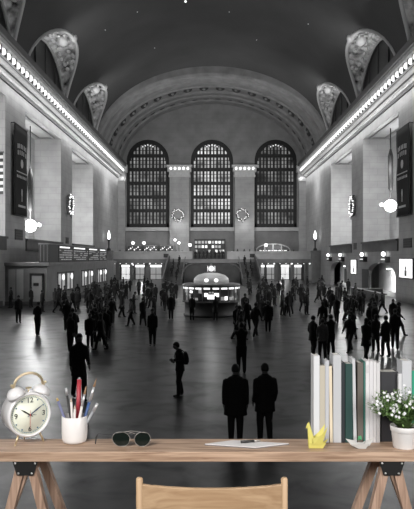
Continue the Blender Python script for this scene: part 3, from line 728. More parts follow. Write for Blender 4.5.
def make_person(coat='jacket', hem=.85, stride=.0, armL=(0, 0), armR=(0, 0), lean=0, head_dn=0, hair='short', cm='c0', fine=False, width=1.0, flare=.03):
    """Figure of 1.75 m facing -Y. armX=(swing angle forward, elbow bend)."""
    V = []; E = []; RR = []
    def v(p, r, par=None):
        V.append(tuple(p)); RR.append(r); i = len(V) - 1
        if par is not None: E.append((par, i))
        return i
    lf = lambda z: -lean * (z - .95)
    pel = v((0, 0, .95), (.15*width, .115)); sp = v((0, lf(1.12), 1.12), (.14*width, .105), pel)
    ch = v((0, lf(1.32) + .01, 1.32), (.165*width, .115), sp); nk0 = v((0, lf(1.46), 1.455), (.07, .065), ch)
    hy = lf(1.5) - head_dn*.05
    nk = v((0, hy, 1.52), .052, nk0)
    hd = v((0, hy - .015 - head_dn*.03, 1.6), (.072, .09), nk); ht = v((0, hy - .01 - head_dn*.04, 1.68), (.07, .088), hd)
    v((0, hy - head_dn*.04, 1.725), (.045, .055), ht)
    joints = {'hands': []}
    ca = []   # arm chains for coat
    for s, (sw, be) in ((-1, armL), (1, armR)):
        sh = Vector((s*.165*width, lf(1.42), 1.405)); shi = v(sh, .042, ch)
        out = .10
        d1 = Vector((s*out, -math.sin(sw), -math.cos(sw))).normalized(); el = sh + d1*.29
        a2 = sw + be
        d2 = Vector((s*(.03 if be < .8 else -.25), -math.sin(a2), -math.cos(a2))).normalized(); wr = el + d2*.25
        eli = v(el, .044, shi); wri = v(wr, .028, eli); pm = wr + d2*.06; pmi = v(pm, (.036, .02), wri)
        joints['hands'].append(pm)
        side = d2.cross(Vector((s, 0, 0))).normalized()
        base = pm + d2*.025
        for k, (o, L) in enumerate(((-.03, .07), (-.01, .08), (.01, .075), (.028, .055))):
            f1 = base + side*o; fi = v(f1, .011, pmi); f2 = f1 + d2*L*.55; fj = v(f2, .009, fi); v(f2 + (d2 + Vector((-s*.5, 0, 0))).normalized()*L*.5, .007, fj)
        t1 = pm + side*-.04 + d2*-.01; ti = v(t1, .012, pmi); v(t1 + d2*.035 - side*.015, .009, ti)
        ca.append((sh, el, wr))
    for s in (-1, 1):
        fw = stride * s
        hp = v((s*.088, 0, .88), (.108, .11), pel)
        kn = Vector((s*.095, -.42*math.sin(fw) - (.05 if abs(stride) > .05 else 0), .50 + .02*abs(stride)))
        an = Vector((s*.095, -.42*math.sin(fw) - .42*math.sin(fw if fw > 0 else fw*1.25) , .09 + (.05*abs(stride) if fw < 0 else 0)))
        kk = v(kn, (.082, .084), hp); cf = v(kn.lerp(an, .35) + Vector((0, .015, 0)), (.074, .078), kk); ai = v(an, (.06, .064), cf)
        hl = v(an + Vector((0, .01, -.045)), (.042, .042), ai)
        v(an + Vector((0, -.15, -.052)), (.045, .036), hl)
    ex = MB(); hc = Vector((0, hy - .015 - head_dn*.035, 1.64))
    ex.ball(hc + Vector((0, -.012, -.01)), (.08, .098, .112), 14, 10)
    ex.ball(hc + Vector((0, -.105, -.018)), (.012, .02, .022), 6, 4)           # nose
    for s in (-1, 1):
        ex.ball(hc + Vector((s*.075, .005, -.01)), (.012, .02, .03), 6, 4)      # ears
        ex.ball(hc + Vector((s*.03, -.094, .008)), (.012, .008, .008), 6, 4)    # brow / eye swell
    ex.ball(hc + Vector((0, -.095, -.06)), (.024, .008, .008), 6, 4)            # mouth
    for sh, el, wr in ca: ex.tube([sh + Vector((0,0,.0)), el, wr + (wr - el).normalized()*.02], [.05, .04, .03], 8)
    me = fuse(V, E, RR, .011 if fine else .016, ex)
    me.name = 'person_body'
    for k in ('skin', 'trousers', 'shoe'): me.materials.append(M[k])
    for p in me.polygons:
        c = p.center; p.use_smooth = True
        if c.z > 1.47: p.material_index = 0
        elif min((c - h).length for h in joints['hands']) < .12 and (abs(c.x) > .16 or c.y < -.15): p.material_index = 0
        elif c.z < .11: p.material_index = 2
        else: p.material_index = 1
    body = bpy.data.objects.new('person', me); COL.objects.link(body)
    # coat: torso rings + sleeves, fused
    ct = MB(); rings = []
    prof = [(1.54, .066, .07), (1.51, .075, .085), (1.48, .115*width, .10), (1.43, .152*width, .11), (1.37, .185*width, .125), (1.28, .182*width, .13), (1.15, .165*width, .125), (1.02, .165*width, .13), (.95, .175*width, .14), (.85, .185*width, .15)]
    z = .85
    while z > hem + .01:
        z = max(hem, z - .1); f = (.85 - z)
        prof.append((z, (.185 + f*flare*2)*width, .15 + f*flare*2 + min(f*4, 1)*abs(stride)*.28))
    prof = [q for q in prof if q[0] >= hem - .001]
    n = 20
    for z, rx, ry in prof:
        rings.append([(rx*math.cos(2*PI*j/n)*(1 + .02*math.sin(5*j)), lf(max(z, .95)) + ry*math.sin(2*PI*j/n), z) for j in range(n)])
    ct.rings(rings)
    for sh, el, wr in ca: ct.tube([sh + Vector((-.07 if sh.x > 0 else .07,0,.005)), sh + Vector((0,0,-.02)), sh.lerp(el, .5), el, el.lerp(wr, .6), wr], [.05, .074, .072, .062, .054, .048], 10)
    me2 = bpy.data.meshes.new('coat'); me2.from_pydata(ct.v, [], ct.f)
    o = bpy.data.objects.new('coat', me2); COL.objects.link(o)
    m = o.modifiers.new('r', 'REMESH'); m.mode = 'VOXEL'; m.voxel_size = .016 if fine else .024; m.use_smooth_shade = True
    m = o.modifiers.new('c', 'SMOOTH'); m.iterations = 4
    dg = bpy.context.evaluated_depsgraph_get(); me3 = bpy.data.meshes.new_from_object(o.evaluated_get(dg)); bpy.data.objects.remove(o)
    me3.materials.clear(); me3.materials.append(M[cm]); me3.name = 'coat'
    for p in me3.polygons: p.use_smooth = True
    c = bpy.data.objects.new('coat', me3); COL.objects.link(c); c.parent = body
    # collar folded into hair/neck area
    hb = MB(); rs = []
    for i in range(9):
        t = PI*.0 + (PI*.62)*i/8
        rs.append([(.090*math.sin(t + .02)*math.cos(a), .110*math.sin(t + .02)*math.sin(a), .125*math.cos(t) + (.0 if math.sin(a) > -.2 else (.028 if i > 4 else 0)*(i - 4)/2)) for a in [2*PI*j/16 for j in range(16)]])
    hb.rings(rs, mtx=Matrix.Translation(hc + Vector((0, .004, .005))))
    if hair == 'long':
        hb.ball(hc + Vector((0, .05, -.1)), (.085, .06, .15), 10, 7)
    if hair == 'hat':
        hb.lathe([(.088, -.01), (.092, .03), (.085, .08), (.05, .115), (.01, .125)], 14, hc)
    h = hb.build('hair' if hair != 'hat' else 'knit_cap', M['hair'], body)
    return body

PROTO = {}
PROTO['stand_coat'] = make_person('coat', .64, .03, (.05, .12), (.05, .12), cm='c0', fine=True, width=1.28, flare=.05)
PROTO['pockets'] = make_person('jacket', .70, .07, (-.15, .75), (-.15, .75), cm='c0', fine=True, width=1.2, hair='short')
PROTO['phone'] = make_person('jacket', .82, .11, (-.3, 2.0), (-.25, 1.9), head_dn=1, cm='c0', fine=True, lean=.06)
PROTO['arms_up'] = make_person('jacket', .86, .06, (1.5, 1.2), (1.6, 1.1), cm='c0', hair='short')
PROTO['walk'] = make_person('jacket', .84, .38, (.4, .35), (-.4, .2), lean=.05, cm='c1')
PROTO['walk_coat'] = make_person('coat', .62, .30, (-.35, .3), (.35, .3), lean=.05, cm='c0', hair='long', flare=.06)
PROTO['stand'] = make_person('jacket', .84, .04, (.02, .1), (.02, .15), cm='c1')
PROTO['woman'] = make_person('coat', .58, .08, (.1, .9), (.0, .1), cm='c2', hair='long', width=.9, flare=.08)
PROTO['pale'] = make_person('jacket', .8, .3, (-.3, .3), (.35, .4), cm='c3')
PROTO['hat'] = make_person('coat', .66, .12, (.1, .5), (.1, .3), cm='c1', hair='hat')
used = set(); taken = []
def person(kind, px, py, rz, lb, grp=None, H=1.75, z=0.0, Y=None):
    if Y is None: Y = (CAMZ - z)*K/(py - 258)
    if kind in used: o = copy_tree(PROTO[kind])
    else: o = PROTO[kind]; used.add(kind)
    s = H/1.75
    o.location = ((px - 212)*Y/K, Y, z + .0); o.scale = (s, s, s); o.rotation_euler = (0, 0, rz)
    for k in list(o.keys()):
        if k in ('group', 'label', 'category'): del o[k]
    tag(o, lb, 'person', grp)
    taken.append((o.location.x, Y))
    return o
def rd(d): return math.radians(d)
# facing: rz=0 faces the camera; 180 = back view
person('stand_coat', 235.5, 444.5, rd(178), 'left of the two near people seen from behind, in a long dark coat', H=1.8)
person('pockets', 265, 443, rd(190), 'right of the two near people seen from behind, dark jacket, hands at the front', H=1.8)
pb = person('phone', 180, 396, rd(-65), 'person in dark jacket with a backpack looking down at hands, alone mid floor', H=1.64)
person('stand', 152.5, 346, rd(0), 'dark-clad person standing straight facing the camera left of the booth', H=1.78)
person('arms_up', 241.5, 373, rd(185), 'dark person with both arms raised to the face, behind the near pair', H=1.85)
person('walk_coat', 79, 399, rd(25), 'tall dark walking figure behind the pencil cup', H=1.95)
person('stand', 70.5, 352, rd(150), 'dark figure at the left just beyond the tall walking figure', H=1.75)
person('stand', 18.5, 323, rd(30), 'slim standing figure at the far left near the ticket office end', H=1.78)
person('phone', 37.5, 335, rd(170), 'dark standing figure at the left with arms bent, in front of the ticket office', H=1.8)
person('walk', 395, 349, rd(165), 'dark figure walking away at the far right above the plant', H=1.85)
person('hat', 386, 357, rd(200), 'figure in cap at the far right beside the walking one', H=1.75)
person('stand_coat', 268, 332, rd(170), 'dark long-coated figure standing right of the booth', H=1.78)
person('pockets', 313, 357, rd(120), 'dark figure standing just above the left end of the books', H=1.75)
person('pale', 322.5, 360, rd(175), 'figure in pale jacket above the books', H=1.7)
person('arms_up', 331, 355, rd(200), 'figure with raised arms above the books beside the pale jacket', H=1.75)
person('walk_coat', 366, 361, rd(140), 'dark long-coated figure above the black book', H=1.75)
person('walk', 350, 352, rd(-40), 'walking dark figure above the middle of the books', H=1.7)
person('woman', 376, 352, rd(190), 'long-haired figure in a long coat right of the books', H=1.68)
person('walk', 143, 326, rd(200), 'walking figure beside the pale-jacketed one left of the booth', H=1.75)
person('pale', 131, 326, rd(-60), 'pale-jacketed walker left of the booth', H=1.7)
person('hat', 100, 325, rd(90), 'figure in cap at the left of the mid crowd', H=1.75)
person('walk_coat', 112, 323, rd(10), 'long-haired walker in the left mid crowd', H=1.7)
person('stand_coat', 171, 319, rd(180), 'long-coated figure just left of the booth counter', H=1.75)
person('stand', 192, 320.3, rd(170), 'figure standing at the left of the booth counter', H=1.72)
person('woman', 215.5, 320.6, rd(180), 'long-haired figure standing at the booth counter centre', H=1.65)
person('stand_coat', 245, 320, rd(150), 'dark coated figure just right of the booth', H=1.8)
person('walk', 303, 312, rd(20), 'walking figure mid floor right of the booth with clear space around', H=1.75)
person('walk_coat', 290, 314, rd(200), 'long-haired dark figure right of the booth mid floor', H=1.72)
person('pockets', 11, 308, rd(-90), 'dark figure leaning by the ticket office end door', H=1.75)
person('stand', 31, 307.5, rd(60), 'figure in front of the ticket office doorway', H=1.72)
person('hat', 42, 312, rd(120), 'figure in cap near the ticket office doorway', H=1.7)
person('woman', 55, 308, rd(170), 'long-haired figure in front of the first lit ticket window', H=1.66)
person('walk', 58, 313, rd(80), 'dark walker in front of the first lit ticket window', H=1.75)
kinds = ['walk', 'walk_coat', 'stand', 'woman', 'hat', 'pockets', 'stand_coat', 'phone', 'walk', 'walk_coat']
def crowd(n, x0, x1, y0, y1, lb, grp, seed):
    rc = random.Random(seed); c = 0; tries = 0
    while c < n and tries < n*60:
        tries += 1
        px = rc.uniform(x0, x1); py = rc.uniform(y0, y1); Y = CAMZ*K/(py - 258); X = (px - 212)*Y/K
        lim = 13.6 if px < 212 and 50 < Y < 106 else 17.3
        if px > 212 and 56 < Y < 72: lim = 14.4
        if abs(X) > lim: continue
        if 40 < Y < 52 and abs(X) < 3.0: continue
        if Y > 98 and abs(X) < 8.6: continue
        if any((X - a)**2 + (Y - b)**2 < .75 for a, b in taken): continue
        if abs(Y - 110) < 1.6 and abs(X) > 16.2: continue
        person(rc.choice(kinds), px, py, rc.uniform(0, 6.28), lb, grp, H=rc.uniform(1.6, 1.85)); c += 1
crowd(16, 58, 100, 296, 314, 'small dark figure in the crowd along the lit ticket windows', 'crowd by the ticket windows', 1)
crowd(30, 92, 176, 288, 304, 'small dark figure in the far crowd left of the booth', 'far crowd left of the booth', 2)
crowd(14, 90, 165, 304, 320, 'dark figure in the middle crowd left of the booth', 'middle crowd left of the booth', 3)
crowd(28, 248, 322, 287, 302, 'small dark figure in the far crowd right of the booth', 'far crowd right of the booth', 4)
crowd(12, 250, 310, 302, 322, 'dark figure in the middle crowd right of the booth', 'middle crowd right of the booth', 5)
crowd(20, 318, 392, 292, 316, 'dark figure in the crowd before the right wall track gates', 'crowd by the track gates', 6)
crowd(6, 330, 384, 318, 340, 'dark blurred figure on the right floor above the books', 'figures on the right floor', 7)
crowd(5, 235, 262, 318, 345, 'dark figure just right of the booth and nearer the camera', 'figures right of the booth', 8)
crowd(10, 60, 135, 322, 352, 'dark figure on the open floor between the ticket windows and the booth, nearer the camera', 'figures on the left floor', 11)
crowd(10, 318, 400, 316, 338, 'dark figure among the mid floor group left of the near right pier', 'mid floor group on the right', 12)
rc = random.Random(9)
for k in range(24):
    px = (120 + k*5.6 if k < 12 else 233 + (k - 12)*5.6) + rc.uniform(-1.2, 1.2)
    person(rc.choice(kinds), px, 0, rc.uniform(0, 6.28), 'tiny dark figure behind the far balcony parapet', 'people on the balcony', H=rc.uniform(1.6, 1.85), z=4.0, Y=BY + .7 + (k % 4)*.5)
for k in range(8):
    person(rc.choice(('walk', 'stand', 'hat', 'woman')), 195.5 + k*3.9, 0, rc.uniform(0, 6.28), 'tiny dark figure in the stair opening of the balcony', 'people at the stair opening', H=rc.uniform(1.6, 1.8), z=4.0, Y=BY + .5 + (k % 2)*.8)
for sd in (-1, 1):
    for k, fi in enumerate((2, 5, 8, 11, 14)):
        Y = 85*S - 6 + 14*(fi + .5)/18; z = 3.5*(fi + 1)/18
        if fi == 2: Y -= .1
        X = sd*(5.6 + .9*(k % 2)); person(kinds[k + 1], 212 + X*K/Y, 0, rd(160 + 40*k), 'dark figure on the %s flight of the stairs' % ('left' if sd < 0 else 'right'), 'people on the %s stairs' % ('left' if sd < 0 else 'right'), z=z, Y=Y)
# backpack of the mid-floor man (carried thing)
s = 1.64/1.75
bp = empty('backpack', pb.location, rd(-65), 'small dark backpack worn by the person alone mid floor', 'backpack'); bp.scale = (s, s, s)
t = MB(); rs = []
for i in range(9):
    q = i/8; w = .13*(1 - abs(q - .45)**3*3); d = .075*(1 - abs(q - .4)**3*4)
    rs.append([(w*math.copysign(abs(math.cos(a))**.6, math.cos(a)), .195 + d*math.copysign(abs(math.sin(a))**.6, math.sin(a)), 1.02 + .42*q) for a in [2*PI*j/16 for j in range(16)]])
t.rings(rs); t.build('bag', M['c1'], bp)
for sx_ in (-1, 1):
    MB().tube([(sx_*.1, .13, 1.40), (sx_*.11, .04, 1.50), (sx_*.12, -.12, 1.40), (sx_*.15, -.14, 1.25), (sx_*.17, .02, 1.12), (sx_*.1, .14, 1.08)], .014, 6).build('strap', M['c0'], bp)
MB().box((-.08, .265, 1.08), (.08, .285, 1.24)).build('pocket', M['c0'], bp)

exec_desk = True
# ------------------------------------------------------------------ desk
DZ = 3.5; DH = CAMZ - DZ
YF = DH*K/(451.8 - 258); YB = DH*K/(438.8 - 258)
def D(px, py=None, Y=None):
    if Y is None: Y = DH*K/(py - 258)
    return Vector(((px - 212)*Y/K, Y, DZ))
W1 = wood('desk_oak', (.25, .155, .10), (.56, .395, .285), 'X', 1.0)
W2 = wood('trestle_wood', (.27, .17, .12), (.52, .355, .265), 'Z', 1.0)
W3 = wood('chair_oak', (.46, .30, .17), (.58, .40, .25), 'Z', .8)
dk = empty('desk', (0, (YF+YB)/2, 2.76), 0, 'wooden plank desk on two trestles along the bottom of the picture', 'desk')
th = (461.8 - 451.8)*YF/K
o = MB().box((-.98, -(YB-YF)/2, DZ - 2.76 - th), (.98, (YB-YF)/2, DZ - 2.76)).build('desktop', W1, dk); bevel(o, .002)
for sx_, cx in ((-1, -.677), (1, .652)):
    zt = DZ - 2.76 - th
    for (yy, nm) in ((-(YB-YF)/2 + .012, 'front'), ((YB-YF)/2 - .03, 'back')):
        for s in (-1, 1):
            t = MB(); top = Vector((cx + s*.022, yy, zt - .03)); bot = Vector((cx + s*(.19 if nm == 'front' else .27), yy, 0)); w = .016
            vs = []
            for c in (top, bot):
                for dx, dy in ((-w, 0), (w, 0), (w, .032), (-w, .032)): vs.append((c.x + dx, c.y + dy, c.z))
            t.add(vs, [(0,1,2,3), (7,6,5,4), (0,4,5,1), (1,5,6,2), (2,6,7,3), (3,7,4,0)])
            t.build('leg', W2, dk)
    MB().box((cx - .02, -(YB-YF)/2 + .045, zt - .06), (cx + .02, (YB-YF)/2 - .03, zt)).build('cross_beam', W2, dk)
    y = -(YB-YF)/2
    br = MB().prism([(cx - .046, zt), (cx + .046, zt), (cx + .03, zt - .052), (cx - .03, zt - .052)], 'Y', y + .006, y + .012).build('bracket', mat('black_plate_%d' % sx_, .012, .45), dk)
    for a, b in ((-.036, -.008), (.036, -.008), (-.024, -.044), (.024, -.044)):
        MB().ball((cx + a, y + .005, zt + b), (.0045, .003, .0045), 10, 6).build('screw', mat('steel', .6, .3, metal=1), br)

# chair ----------------------------------------------------------------------
CY = 2.02
ch = empty('chair', (0, CY, 2.76), 0, 'pale oak chair with a curved wooden backrest pushed in front of the desk', 'chair')
xl = (139.5 - 212)*CY/K; xr = (284.3 - 212)*CY/K; zt = CAMZ - 2.76 - 219.5*CY/K; pr = .0108
for x in (xl, xr):
    t = MB(); t.lathe([(pr*.7, zt), (pr, zt - .005), (pr, .45), (pr*1.1, .42), (pr*.8, 0)][::-1], 14, (x, 0, 0)).build('leg', W3, ch)
for x in (xl + .01, xr - .01):
    MB().lathe([(.011, 0), (.016, .40), (.016, .43)], 12, (x, .36, 0)).build('leg', W3, ch)
t = MB(); n = 24; rf = []; rb = []
for j in range(n + 1):
    u = j/n; x = xl + pr*.4 + (xr - xl - pr*.8)*u; c = 4*u*(1-u)
    ztop = CAMZ - 2.76 - ((483.5 + 8.5*(c**.9)) - 258)*CY/K
    y = .035*c; z0 = ztop - .17 
    rf.append((x, y, ztop, z0))
rows = [[(x, y - .007, a), (x, y + .007, a), (x, y + .007, b), (x, y - .007, b)] for x, y, a, b in rf]
t.rings(rows, 0, True, False); bk = t.build('backrest', wood('chair_veneer', (.36, .225, .125), (.50, .34, .205), 'X', .7), ch); bevel(bk, .003)
t = MB().box((xl - .01, -.01, .425), (xr + .01, .40, .45)); o = t.build('seat', W3, ch); bevel(o, .01, 3)
MB().box((xl, .0, .37), (xr, .015, .42)).box((xl + .01, .35, .37), (xr - .01, .365, .42)).box((xl, 0, .37), (xl + .015, .36, .42)).box((xr - .015, 0, .37), (xr, .36, .42)).build('seat_rail', W3, ch)

# alarm clock ------------------------------------------------------------------
gold = mat('brass', (.70, .58, .38), .3, metal=.85)
whitep = mat('white_enamel', (.80, .79, .80), .28, coat=.4)
Yc = 2.455; sc_ = Yc/K   # metres per px
cr_ = 22.3*sc_
cl = empty('alarm_clock', (( 28.6 - 212)*sc_, Yc, DZ), rd(37), 'white twin-bell alarm clock with cream dial and brass handle', 'alarm clock')
cz = 29.3*sc_
Mx = Matrix.Translation((0, 0, cz)) @ Matrix.Rotation(PI/2, 4, 'X')   # lathe axis -> -Y
MB().lathe([(cr_*.80, -.088), (cr_*.94, -.075), (cr_*.985, -.02), (cr_, .0), (cr_*1.0, .012), (cr_*.95, .019), (cr_*.9, .019), (cr_*.88, .012)], 48, mtx=Mx).build('body', whitep, cl)
face = mat('cream_dial', (.90, .92, .78), .5)
df = MB().lathe([(cr_*.885, .010), (cr_*.885, .0125)], 48, mtx=Mx).build('dial', face, cl)
navy = mat('ink_blue', (.03, .06, .12), .5); blk = mat('ink_black', .015, .5); redm = mat('red_paint', (.45, .04, .04), .4)
fy = -.0135; dotm = mat('dot_blue', (.06, .16, .26), .5)
for k in range(12):
    if k % 3 == 0: continue
    a = k*PI/6; MB().ball((math.sin(a)*cr_*.72, fy, cz + math.cos(a)*cr_*.72), (.003, .0008, .003), 8, 5).build('hour_dot', dotm, df)
t = MB()
for k in range(60):
    a = k*PI/30; c, s_ = math.cos(a), math.sin(a)
    t.box((-.0006, fy, cr_*.78), (.0004, fy + .0008, cr_*.83), mtx=Matrix.Translation((0, 0, cz)) @ Matrix.Rotation(a, 4, 'Y'))
t.lathe([(cr_*.785, -.0002), (cr_*.800, .0006)], 48, mtx=Matrix.Translation((0, fy + .0006, cz)) @ Matrix.Rotation(PI/2, 4, 'X'), cap=False)
t.build('minute_marks', mat('tick_blue', (.10, .2, .25), .5), df)
def text(s, size, loc, m, parent, name, rot=(PI/2, 0, 0), ext=.0004):
    c = bpy.data.curves.new(name, 'FONT'); c.body = s; c.size = size; c.align_x = 'CENTER'; c.align_y = 'CENTER'; c.extrude = ext
    o = bpy.data.objects.new('t', c); COL.objects.link(o); dg = bpy.context.evaluated_depsgraph_get()
    me = bpy.data.meshes.new_from_object(o.evaluated_get(dg)); bpy.data.objects.remove(o)
    me.materials.clear(); me.materials.append(m); me.name = name
    q = bpy.data.objects.new(name, me); COL.objects.link(q); q.parent = parent; q.location = loc; q.rotation_euler = rot; return q
for s, a in (('12', 0), ('3', 90), ('6', 180), ('9', 270)):
    text(s, .027, (math.sin(rd(a))*cr_*.64, fy, cz + math.cos(rd(a))*cr_*.64), blk, df, 'numeral')
def hand(name, a, L, w, m, tail=.012, y=-.0155):
    mt = Matrix.Translation((0, 0, cz)) @ Matrix.Rotation(rd(a), 4, 'Y')
    MB().prism([(-w*.5, -tail), (w*.5, -tail), (w, L*.55), (0, L), (-w, L*.55)], 'Y', y, y - .001, mtx=mt).build(name, m, cl)
hand('hour_hand', -56, cr_*.55, .0028, blk); hand('minute_hand', 57, cr_*.74, .0024, navy, y=-.0165); hand('second_hand', 180, cr_*.66, .0007, redm, .018, -.0175); hand('alarm_hand', 97, cr_*.33, .0009, blk, .008, -.0145)
MB().ball((0, -.018, cz), (.003, .002, .003), 10, 6).build('centre_pin', redm, cl)
for s in (-1, 1):
    mt = Matrix.Translation((s*13.6*sc_, 0, cz + 22.2*sc_)) @ Matrix.Rotation(s*.42, 4, 'Y')
    b = MB().lathe([(.0335, -.012), (.0345, -.006), (.031, .006), (.021, .017), (.006, .0215), (.001, .022)], 28, mtx=mt).build('bell', whitep, cl)
    MB().lathe([(.003, .02), (.003, .028), (.0065, .031), (.006, .036), (.002, .039)], 12, mtx=mt).build('bell_knob', gold, b)
    mt2 = Matrix.Translation((s*12*sc_, 0, cz + 17*sc_)) @ Matrix.Rotation(s*.42, 4, 'Y')
    MB().lathe([(.0035, -.01), (.0035, .02)], 10, mtx=mt2).build('bell_post', gold, b)
hp_ = [(-15.5*sc_, 0, cz + 28*sc_)] + [(-14.5*sc_*math.cos(t), 0, cz + 30*sc_ + 11*sc_*math.sin(t)) for t in [PI*k/12 for k in range(13)]] + [(15.5*sc_, 0, cz + 28*sc_)]
MB().tube(hp_, .0032, 8, flat=1.6).build('handle', gold, cl)
MB().lathe([(.003, 0), (.003, .02)], 8, (0, 0, cz + cr_ - .005)).box((-.010, -.004, cz + cr_ + .012), (.010, .004, cz + cr_ + .018)).build('hammer', gold, cl)
for s in (-1, 1):
    MB().tube([(s*10.5*sc_, -.002, cz - 18.5*sc_), (s*14.5*sc_, -.008, .0045)], [.0042, .0038], 10).ball((s*14.5*sc_, -.008, .0045), .0045, 8, 5).build('foot', gold, cl)
MB().tube([(0, .035, cz - 17*sc_), (0, .045, .004)], .0035, 8).build('foot', gold, cl)

# pencil cup -------------------------------------------------------------------
Yp = 2.475; sp_ = Yp/K
cp = empty('pencil_cup', ((74.6 - 212)*sp_, Yp, DZ), 0, 'plain white round cup full of pencils and brushes', 'cup')
r0 = 12.7*sp_; hC = 26.5*sp_
porc = mat('white_ceramic', (.82, .80, .79), .35)
MB().lathe([(r0*.72, 0), (r0*.9, .004), (r0*.96, .014), (r0, .035), (r0, hC - .002), (r0*.97, hC), (r0*.93, hC - .002), (r0*.93, .012), (.001, .01)], 36).build('cup_body', porc, cp)
cpx = cp.location
def pencil(name, top, base, r, cols, lb, kind='pencil'):
    # top/base px relative; items rest in the cup
    tp = Vector(((top[0] - 212)*sp_, Yp + top[2], CAMZ - (top[1] - 258)*sp_)); bs = Vector(((base[0] - 212)*sp_, Yp + base[2], DZ + .014))
    root = empty(name, bs, 0, lb, kind, 'pencils and brushes in the white cup')
    d = tp - bs; L = d.length; mt = d.to_track_quat('Z', 'Y').to_matrix().to_4x4()
    for (nm, a, b, ra, rb, m) in cols:
        MB().lathe([(r*ra, L*a), (r*rb, L*b)], 8 if kind == 'pencil' else 12, mtx=mt).build(nm, m, root)
    return root
c_ = lambda n, col, ro=.4, me_=0: mat(n, col, ro, metal=me_)
pb_ = c_('periwinkle', (.16, .17, .30)); gl_ = c_('ochre_tip', (.6, .42, .12)); sl_ = c_('silver', (.6, .6, .62), .3, .6); rd_ = c_('crimson', (.36, .03, .045)); wt_ = c_('offwhite', (.72, .68, .66)); gr_ = c_('grey_plastic', (.35, .36, .38)); bl_ = c_('cobalt', (.06, .12, .30)); br_ = c_('bristle', (.35, .22, .13)); bk_ = c_('matte_black', (.02, .02, .02)); tan_ = c_('raw_wood', (.66, .55, .45))
pencil('pencil', (57.5, 397.5, -.01), (72, 440, .0), .0048, [('shaft', 0, .93, 1, 1, pb_), ('tip', .93, 1, 1, .6, gl_)], 'lilac blue pencil with ochre end leaning left in the cup')
pencil('pen', (65.3, 388.5, .01), (73, 441, .01), .0042, [('shaft', 0, .85, 1, 1, bk_), ('cap', .85, 1, 1.2, 1, sl_)], 'black pen with silver white end in the cup', 'pen')
pencil('pencil', (71.8, 397, -.015), (74, 441, -.012), .0045, [('shaft', 0, .9, 1, 1, wt_), ('point', .9, 1, 1, .1, tan_)], 'off-white pencil pointing up in the cup, left of the red one')
pencil('pencil', (76, 403.5, -.02), (75, 441, -.02), .0045, [('shaft', 0, .88, 1, 1, wt_), ('point', .88, 1, 1, .1, tan_)], 'short off-white pencil in front of the red one')
pencil('marker', (79.3, 379.5, .0), (77, 441, .005), .0085, [('shaft', 0, 1, 1, 1, rd_)], 'tall thick dark red stick in the cup', 'marker')
pencil('paint_brush', (86.8, 385.5, -.01), (76, 442, -.02), .0055, [('handle', 0, .62, 1.1, .9, wt_), ('ferrule', .62, .85, .8, .8, sl_), ('bristles', .85, 1, 1, .2, br_)], 'brown bristled brush with pale handle in the cup', 'brush')
pencil('paint_brush', (96, 379, .01), (78, 442, .01), .0055, [('handle', 0, .6, 1.3, 1, bl_), ('ferrule', .6, .86, .8, .8, sl_), ('bristles', .86, 1, 1, .15, br_)], 'tallest brush with blue handle leaning right in the cup', 'brush')
pencil('paint_brush', (92.5, 392, .02), (77, 442, .02), .005, [('handle', 0, .8, 1, .8, bl_), ('ferrule', .8, .93, .8, .8, tan_), ('bristles', .93, 1, .8, .2, br_)], 'shorter blue-handled brush behind the tallest brush', 'brush')
pencil('marker', (97.5, 403.5, -.0), (78, 440, -.005), .0055, [('shaft', 0, .78, 1, 1, gr_), ('cap', .78, 1, 1.1, 1.0, sl_)], 'grey marker leaning furthest right in the cup', 'marker')

# sunglasses -------------------------------------------------------------------
Yg = 2.407; sg = Yg/K
sgz = lambda py: -(py - 258)*sg + CAMZ - DZ
gx = lambda px: (px - 132)*sg
g = empty('sunglasses', ((132 - 212)*sg, Yg, DZ), 0, 'dark aviator sunglasses with thin silver frame lying open on the desk', 'sunglasses')
met = mat('gunmetal', (.38, .36, .34), .35, metal=.7); lens = mat('smoked_lens', (.008, .012, .010), .15, spec=.3)
for cxp, rx, ry in ((121, 8.8, 8.3), (142.4, 7.9, 8.1)):
    cz0 = sgz(439.3); pts = []
    for k in range(28):
        a = 2*PI*k/28; sgn = -1 if cxp < 132 else 1
        ex_ = rx*(1 + .08*math.sin(a)); x = gx(cxp) + ex_*sg*math.cos(a)*(1) - sgn*math.sin(a)*.002*-1; z = cz0 + ry*sg*math.sin(a)*(.93 if math.sin(a) < 0 else .86)
        pts.append((x, -.003*math.cos(a)*math.cos(a) + .004, max(z, .0018)))
    MB().add([(gx(cxp), 0.001, cz0)] + pts, [(0, i + 1, (i + 1) % 28 + 1) for i in range(28)], 0, True).build('lens', lens, g, fix=False)
    MB().tube(pts + [pts[0]], .0010, 6).build('rim', met, g)
MB().tube([(gx(127), .002, sgz(434)), (gx(131), 0, sgz(432.5)), (gx(135.3), .002, sgz(434))], .0013, 6).tube([(gx(115), .003, sgz(433.4)), (gx(131), .0, sgz(431)), (gx(147.5), .003, sgz(433.2))], .0012, 6).build('bridge', met, g)
for s, x in ((-1, 129), (1, 134.5)): MB().ball((gx(x), .007, sgz(438.5)), (.0015, .003, .005), 8, 5).build('nose_pad', met, g)
MB().tube([(gx(113.5), .004, sgz(437)), (gx(111), .03, sgz(437)), (gx(96), .05, sgz(437.5)), (gx(95), .05, sgz(438.5))], .0013, 6).tube([(gx(95), .05, sgz(438.5)), (gx(94), .045, sgz(441)), (gx(94), .03, .003)], [.0025, .003, .002], 8).build('temple', bk_, g)
MB().tube([(gx(149.3), .004, sgz(437)), (gx(147), .03, sgz(437.5)), (gx(140), .07, .004)], .0013, 6).build('temple', bk_, g)

